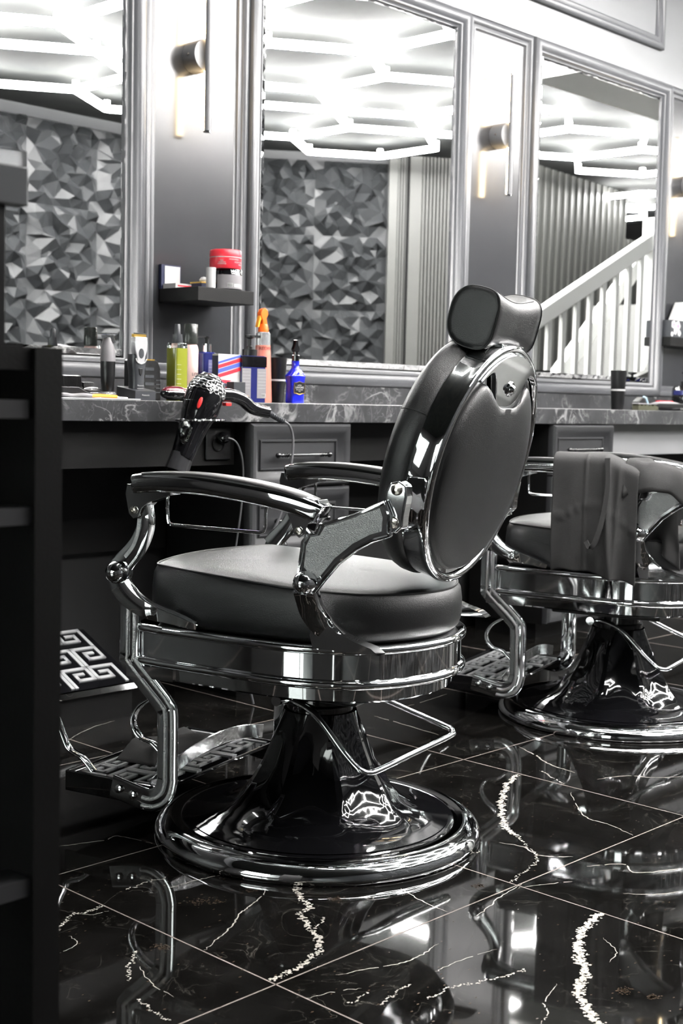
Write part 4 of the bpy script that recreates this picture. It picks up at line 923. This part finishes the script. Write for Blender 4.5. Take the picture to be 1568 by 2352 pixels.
def trimmer(x,y,label,rz=0):
    t=thing('hair_trimmer',label,'hair trimmer',(x,y,CT+.021),rz,'cordless trimmers')
    sec=[(.0,.0145,.014),(.004,.0165,.016),(.04,.019,.0175),(.078,.0205,.018),(.1,.0205,.017),(.118,.018,.015),(.132,.011,.0125),(.14,.0085,.011)]
    bm=B(); ring=lambda z,w,d,ox=0:[(ox+w*math.cos(a),d*math.sin(a),z) for a in [2*PI*i/28 for i in range(28)]]
    loft(bm,[ring(*s) for s in sec[:4]]); obj('black_handle',bm,BLACK,t,smooth=45)
    bm=B(); loft(bm,[ring(z,w,d,-.004*max(0,(z-.1)/.04)) for z,w,d in sec[3:]]); obj('grey_head',bm,LABELG,t,smooth=45)
    bm=B(); prism(bm,[(-.014,.138),(-.016,.146),(.012,.147),(.013,.142),(.02,.128),(.016,.124),(.006,.136)],-.009,.009,'y'); hd=obj('blade_mount',bm,CHROME,t,smooth=20,bevel=.001)
    bx('t_blade',hd,CHROME,-.018,.013,-.02,.02,.148,.1515)
    bm=B(); tube(bm,[(.016,.0,.128),(.013,0,.142)],.003,8); obj('lever',bm,BLACK,t)
    return t
trimmer(2.12,2.87,'black and dark grey cordless trimmer standing upright left of the silver clipper')
t=thing('trimmer_stand','clear curved plastic stand under the black cordless trimmer','stand',(2.12,2.87,CT+.0005))
bm=B(); lathe(bm,[(0,0),(.05,0),(.05,.002),(.034,.006),(.024,.014),(.0205,.0195),(0,.0195)],32,cap=False,sx=1,sy=.75); obj('foot',bm,CLEARP,t)
# charging box
t=thing('black_charging_box','black ribbed charging box with rounded shoulder behind the silver clipper','charger',(2.285,2.93,CT+.0005))
bm=B(); prism(bm,[(-.045,0),(-.045,.105),(-.04,.11),(.015,.11),(.026,.104),(.034,.085),(.036,0)],-.03,.03,'y'); obj('case',bm,BLACK,t,smooth=30,bevel=.003); bx('gold_edge',t,GOLD,-.035,.012,-.031,-.029,.107,.1105)
bm=B()
for k in range(4): box(bm,-.02,.01,-.0315,-.03,.02+.02*k,.028+.02*k); box(bm,.016,.034,-.0315,-.03,.02+.011*k,.0225+.011*k)
obj('ribs',bm,GREYP,t,smooth=0)
# lying shaver
t=thing('shaver','burgundy and black shaver lying in front of the green tonic bottle','shaver',(2.318,2.825,CT+.0005))
def ell(bm,c,r,n=24,p=1):
    vs=ball(bm,(0,0,0),1,n); xf(bm,vs,Tm(*c)@Matrix.Diagonal((r[0],r[1],r[2],1)))
bm=B(); ell(bm,(-.012,0,.019),(.046,.02,.0185)); obj('body',bm,BLACK_GLOSS,t); bm=B(); ell(bm,(-.012,0,.026),(.042,.018,.0145)); obj('upper_shell',bm,BURG,t)
bm=B(); ell(bm,(.04,0,.02),(.026,.021,.017)); obj('foil_head',bm,CHROME,t); bx('head_guard',t,GREYP,.022,.062,-.021,.021,.0,.013,bevel=.003)
# trays / combs on the left
t=thing('metal_tray','thin silver edged tray along the front left of the worktop','tray',(2.06,2.83,CT+.0005)); bx('tray',t,mat('brushed_steel',(.6,.61,.62),.3,1),-.25,.12,-.024,.06,0,.0028,bevel=.001)
tz=CT+.0035
t=thing('comb_tray','black plastic tray with clear clip behind the orange handled comb','tray',(2.03,2.87,CT+.0005)); bm=B(); prism(bm,[(-.12,0),(-.12,.03),(.0,.03),(.03,.016),(.12,.016),(.12,0)],.0,.05,'y'); obj('tray',bm,BLACK,t,smooth=0,bevel=.001)
bm=B(); ell(bm,(.06,.024,.0235),(.028,.014,.0075)); obj('clear_clip',bm,CLEARP,t)
def comb_guard(x,y,z,label,w,h,rz):
    t=thing('clipper_guard',label,'clipper guard',(x,y,z),rz,'black clipper comb guards'); bx('base',t,BLACK,0,w,0,.028,0,h*.5,bevel=.002)
    bm=B(); n=int(w/.0042)
    for k in range(n):
        xx=.0042*k; prism(bm,[(0,h*.45),(.004,h*.95),(.02,h),(.028,h*.5)],xx,xx+.0016,'x')
    obj('teeth',bm,BLACK,t,smooth=0); return t
comb_guard(2.04,2.95,CT+.0005,'larger black comb guard behind the black tray at the left',.06,.062,0)
comb_guard(2.105,2.95,CT+.0005,'smaller black comb guard next to the cordless trimmer stand',.04,.045,.1)
t=thing('styling_comb','comb with grey twisted end and orange handle lying on the silver tray','comb',(2.0,2.824,tz+.0035)); 
bm=B(); tube(bm,[(.035,0,.002),(.06,.0,.003),(.115,0,.001)],.0042,10); obj('orange_handle',bm,AMBER,t)
bm=B(); tube(bm,cat([(-.1,.004,.003),(-.05,-.004,.004),(-.02,.004,.002),(.01,-.002,.004),(.036,0,.002)],5),.0045,8); obj('grey_end',bm,LABELG,t); bm=B(); tube(bm,[(.113,0,.001),(.15,0,-.001)],.0016,8); obj('tail',bm,CHROME,t)
# second trimmer seen near the mirror? flat accessories on the right
t=thing('brush','flat brush with bristles lying on the right part of the worktop','brush',(4.76,2.86,CT+.0005)); bx('handle',t,BLACK,.1,.32,0,.03,.012,.03,bevel=.004)
bm=B()
for k in range(34): box(bm,-.04+.0045*k,-.0378+.0045*k,.0,.03,0,.02+.003*math.sin(k))
obj('bristles',bm,mat('bristle_olive',(.08,.08,.05),.8),t,smooth=0); bx('back',t,LABELG,-.045,.115,0,.03,.0235,.028,bevel=.002)
t=thing('corded_clipper','grey clipper with red stripe lying on the right part of the worktop','hair clipper',(5.0,2.93,CT+.0005)); bm=B(); ell(bm,(.05,0,.02),(.13,.028,.0195)); obj('body',bm,LABELG,t); bx('red_stripe',t,RED,-.03,.1,-.004,.004,.038,.041); bx('metal_head',t,CHROME,.14,.2,-.02,.02,.004,.024,bevel=.002)
t=thing('folded_shaver','black angular razor case with pale blue edge beside the right black cup','razor',(4.86,2.97,CT+.0005)); bm=B(); prism(bm,[(0,0),(.01,.035),(.05,.055),(.1,.0)],-.015,.015,'y'); obj('case',bm,BLACK,t,smooth=0,bevel=.003); bm=B(); tube(bm,[(.055,-.012,.056),(.075,-.012,.05),(.105,-.012,.008)],.004,8); obj('blue_edge',bm,mat('pale_blue_plastic',(.5,.7,.85),.3),t)
t=thing('black_pump_jar','black and blue pump jar with round white emblem at the right edge of the worktop','jar',(5.42,3.05,CT+.0005)); lath('jar',t,[(0,0),(.055,0),(.058,.004),(.058,.1),(.05,.11),(0,.11)],BLACK_GLOSS); lath('blue_band',t,[(.0585,.07),(.0588,.07),(.0588,.09),(.0585,.09)],BLUE); lath('pump',t,[(0,.11),(.02,.11),(.02,.13),(.006,.132),(.006,.16),(.02,.165),(.02,.172),(0,.172)],BLACK)
bm=B(); lathe(bm,[(0,0),(.024,0),(.024,.001),(0,.0015)],28,Tm(-.02,-.0565,.04)@Rm(PI/2,'X'),cap=False); obj('white_emblem',bm,WHITE,t)
# ================================================================= hair dryer in its holder
t=thing('hair_dryer','glossy black hair dryer with honeycomb back hanging nozzle down in a ring holder','hair dryer',(2.30,2.7,.715))
ax0=V3((-.065,0,0)); ax1=V3((.03,0,.2)); D=(ax1-ax0).normalized(); Sx=V3((0,1,0)); 
Mz=Matrix(((D.z,0,D.x,ax0.x),(0,1,0,0),(-D.x,0,D.z,ax0.z),(0,0,0,1)))
bm=B(); lathe(bm,[(.03,-.01),(.033,.03),(.036,.06),(.04,.09),(.0455,.112),(.0495,.135),(.051,.16),(.048,.188),(.04,.21),(.028,.224),(0,.232)],40,Mz,cap=False,sx=1,sy=1); obj('body',bm,BLACK_GLOSS,t)
bm=B(); lathe(bm,[(.034,-.05),(.0325,-.002),(.0305,-.002),(.032,-.05)],28,Mz,cap=False,sx=1,sy=.85); obj('concentrator_nozzle',bm,mat('smoked_nozzle',(.03,.03,.032),.15,coat=.4),t)
bm=B(); tube(bm,[tuple(Mz@V3((.0487*math.cos(a)*1.0,.0487*math.sin(a),.165+.03*math.cos(a)))) for a in [2*PI*i/40 for i in range(40)]],.0013,6,closed=True); obj('chrome_seam',bm,CHROME,t)
# honeycomb
bm=B(); rr=random.Random(5)
def surf(th,z):
    pr=[(.05,.16),(.048,.188),(.04,.21),(.028,.224),(.0,.232)]
    for (r0,z0),(r1,z1) in zip(pr,pr[1:]):
        if z0<=z<=z1: r=r0+(r1-r0)*(z-z0)/(z1-z0); return Mz@V3(((r+.0012)*math.cos(th),(r+.0012)*math.sin(th),z+.0004))
    return Mz@V3((0,0,.233))
for row in range(6):
    z=.178+.0085*row; ncell=max(4,18-3*row)
    for k in range(ncell):
        th=2*PI*(k+.5*(row%2))/ncell; cs=[]
        w=PI/ncell*.98; hh=.0058
        for q in range(6):
            a=q*PI/3+PI/6; cs.append(tuple(surf(th+w*math.cos(a)*1.12,min(.2315,max(.161,z+hh*math.sin(a))))))
        sweep(bm,cs,circ(.0012,5),closed=True)
obj('honeycomb_grille',bm,mat('silver_grille',(.8,.8,.8),.2,.9),t)
bm=B(); vs=ball(bm,(0,0,0),1,16); xf(bm,vs,Mz@Rm(-PI/4,'Z')@Tm(.0,-.0485,.135)@Matrix.Diagonal((.0055,.003,.018,1))); obj('red_badge',bm,REDV,t)
HD=cat([(.03,0,.165),(.06,0,.158),(.1,0,.156),(.14,0,.145),(.18,0,.122),(.235,0,.112)],6)
bm=B(); sweep(bm,HD,rrect(.032,.036,.012,4),side=(0,1,0),scale=lambda tv:(1-.25*tv,1.05-.2*tv)); obj('handle',bm,BLACK_GLOSS,t)
bx('red_switch',t,REDV,.075,.095,-.008,.008,.128,.137,bevel=.002)
text('lettering','FORCEONE',.0105,t,TEXTW,Mz@Rm(-PI/4,'Z')@Tm(.0,-.0365,.055)@Rm(PI/2,'X')@Rm(PI/2,'Z')); 
bm=B(); P=[(.235,0,.112),(.265,0,.1),(.295,0,.088)]; tube(bm,P,.0075,12)
for k in range(9): q=V3(P[0]).lerp(V3(P[2]),k/9+.05); lathe(bm,[(.0075,-.0015),(.009,-.001),(.009,.001),(.0075,.0015)],12,Tm(*q)@Rm(math.radians(112),'Y'),cap=False)
obj('strain_relief',bm,GREYP,t)
t2=thing('dryer_cable','grey cable drooping from the hair dryer handle past the drawer cabinet','cable',(2.597,2.7,.803))
bm=B(); tube(bm,cat([(0,0,0),(.022,0,-.012),(.035,0,-.04),(.037,0,-.08),(.03,0,-.13),(.02,0,-.16),(.012,0,-.19),(.005,.01,-.26),(-.03,.02,-.34),(-.07,.03,-.5),(-.08,.04,-.7),(-.06,.04,-.798)],8),.0034,8); obj('cable',bm,CABLE,t2)
t=thing('dryer_holder','black and chrome ring holder carrying the hair dryer under the worktop edge','holder',(2.30,2.7,.69))
bm=B(); R0=.053; cx=.0; 
tube(bm,[(cx-.005+R0*1.35*math.cos(a),R0*math.sin(a),.115) for a in [2*PI*i/48 for i in range(48)]],.0032,8,closed=True); tube(bm,[(.0,R0,.106),(.0,.099,.106)],.005,8); obj('ring',bm,CHROME,t)
bm=B(); vs=ball(bm,(0,0,0),1,20); xf(bm,vs,Tm(-.075,-.02,.085)@Matrix.Diagonal((.02,.014,.032,1))); obj('glass_knob',bm,CLEARG,t); bm=B(); tube(bm,[(-.075,-.02,.115),(-.05,-.02,.115)],.003,8); obj('knob_arm',bm,CHROME,t)
# socket and plug
t=thing('power_socket','black double wall socket on the panel behind the hair dryer','socket',(2.487,2.8595,.735)); bx('plate',t,BLACK,-.042,.048,-.009,0,-.045,.045,bevel=.003)
bm=B(); lathe(bm,[(.019,.009),(.021,.0095),(.021,.0125),(.018,.0125),(.018,.009)],28,Rm(PI/2,'X'),cap=False); obj('socket_ring',bm,BLACK_GLOSS,t)
t=thing('power_plug','black plug with thin cord pushed into the socket behind the hair dryer','plug',(2.495,2.846,.752))
bm=B(); lathe(bm,[(0,0),(.017,0),(.018,.006),(.014,.02),(.008,.026),(0,.027)],24,Rm(PI/2,'X'),cap=False); obj('body',bm,BLACK_GLOSS,t); bm=B(); tube(bm,cat([(0,-.022,0),(.012,-.03,-.002),(.03,-.03,-.012),(.045,-.03,-.035),(.055,-.03,-.07),(.058,-.03,-.12),(.052,-.03,-.2),(.045,-.02,-.3),(.04,0,-.45),(.04,0,-.6)],8),.0026,8); obj('cord',bm,CABLE,t)
# ================================================================= dark shelf unit in the foreground
t=thing('shelf_unit','dark brown black shelf unit at the left edge, very close to the camera','shelf unit',(.662,1.0,0))
bx('end_board',t,BLACKW,0,.028,0,.34,0,.905); bx('top_board',t,BLACKW,-.9,-.0005,.004,.34,.885,.905)
for z0,z1 in ((.843,.859),(.75,.765),(.415,.431)): bx('front_rail',t,GREYP if False else mat('rail_grey',(.04,.04,.043),.5),-.9,-.0005 if z0<.8 else -.004,.004,.04,z0,z1)
bx('back_board',t,marble('dark_marble_laminate',(.012,.013,.013),(.02,.02,.02),(.3,.3,.3),7,.02,.3,amount=.6),-.9,-.0005,.3,.32,0,.88)
t=thing('card_display','blurred grey card display on a thin black post standing on the dark shelf unit','display stand',(.672,1.08,.9055))
bx('post',t,BLACK,-.03,.0105,0,.01,0,.13,bevel=.001); bx('base',t,BLACK,-.06,.01,-.03,.03,-.0,.004); bx('card_holder',t,mat('smoky_acrylic',(.13,.135,.14),.3),-.1,.031,-.006,.012,.13,.166,bevel=.002); bx('clear_top',t,mat('frosted_acrylic',(.3,.31,.32),.4,trans=.6),-.1,.03,-.004,.01,.166,.18)
# ================================================================= light, world, camera
w=bpy.data.worlds.new('world'); sc.world=w; w.use_nodes=True; w.node_tree.nodes['Background'].inputs[0].default_value=(.97,.985,1,1); w.node_tree.nodes['Background'].inputs[1].default_value=8
C0=V3((0,0,.865)); yaw,pitch,roll=.8103,.0831,.0232
f=V3((math.sin(yaw)*math.cos(pitch),math.cos(yaw)*math.cos(pitch),-math.sin(pitch))); r=V3((math.cos(yaw),-math.sin(yaw),0)); u=r.cross(f)
r2=r*math.cos(roll)+u*math.sin(roll); u2=u*math.cos(roll)-r*math.sin(roll)
cam=bpy.data.cameras.new('camera'); co=bpy.data.objects.new('camera',cam); COL.objects.link(co)
co.matrix_world=Matrix(((r2.x,u2.x,-f.x,C0.x),(r2.y,u2.y,-f.y,C0.y),(r2.z,u2.z,-f.z,C0.z),(0,0,0,1)))
cam.sensor_fit='VERTICAL'; cam.sensor_height=36; cam.sensor_width=24; cam.lens=3078/2352*36; cam.clip_start=.05
cam.dof.use_dof=True; cam.dof.focus_distance=2.55; cam.dof.aperture_fstop=8
sc.camera=co
sc.view_settings.view_transform='Standard'; sc.view_settings.look='None'; sc.view_settings.exposure=0; sc.view_settings.gamma=1; sc.view_settings.use_curve_mapping=False
cy=sc.cycles; cy.max_bounces=12; cy.glossy_bounces=8; cy.diffuse_bounces=3; cy.transmission_bounces=8; cy.caustics_reflective=True; cy.caustics_refractive=False; cy.sample_clamp_indirect=40; cy.use_denoising=True
try: cy.use_light_tree=True
except Exception: pass
bpy.context.view_layer.update()
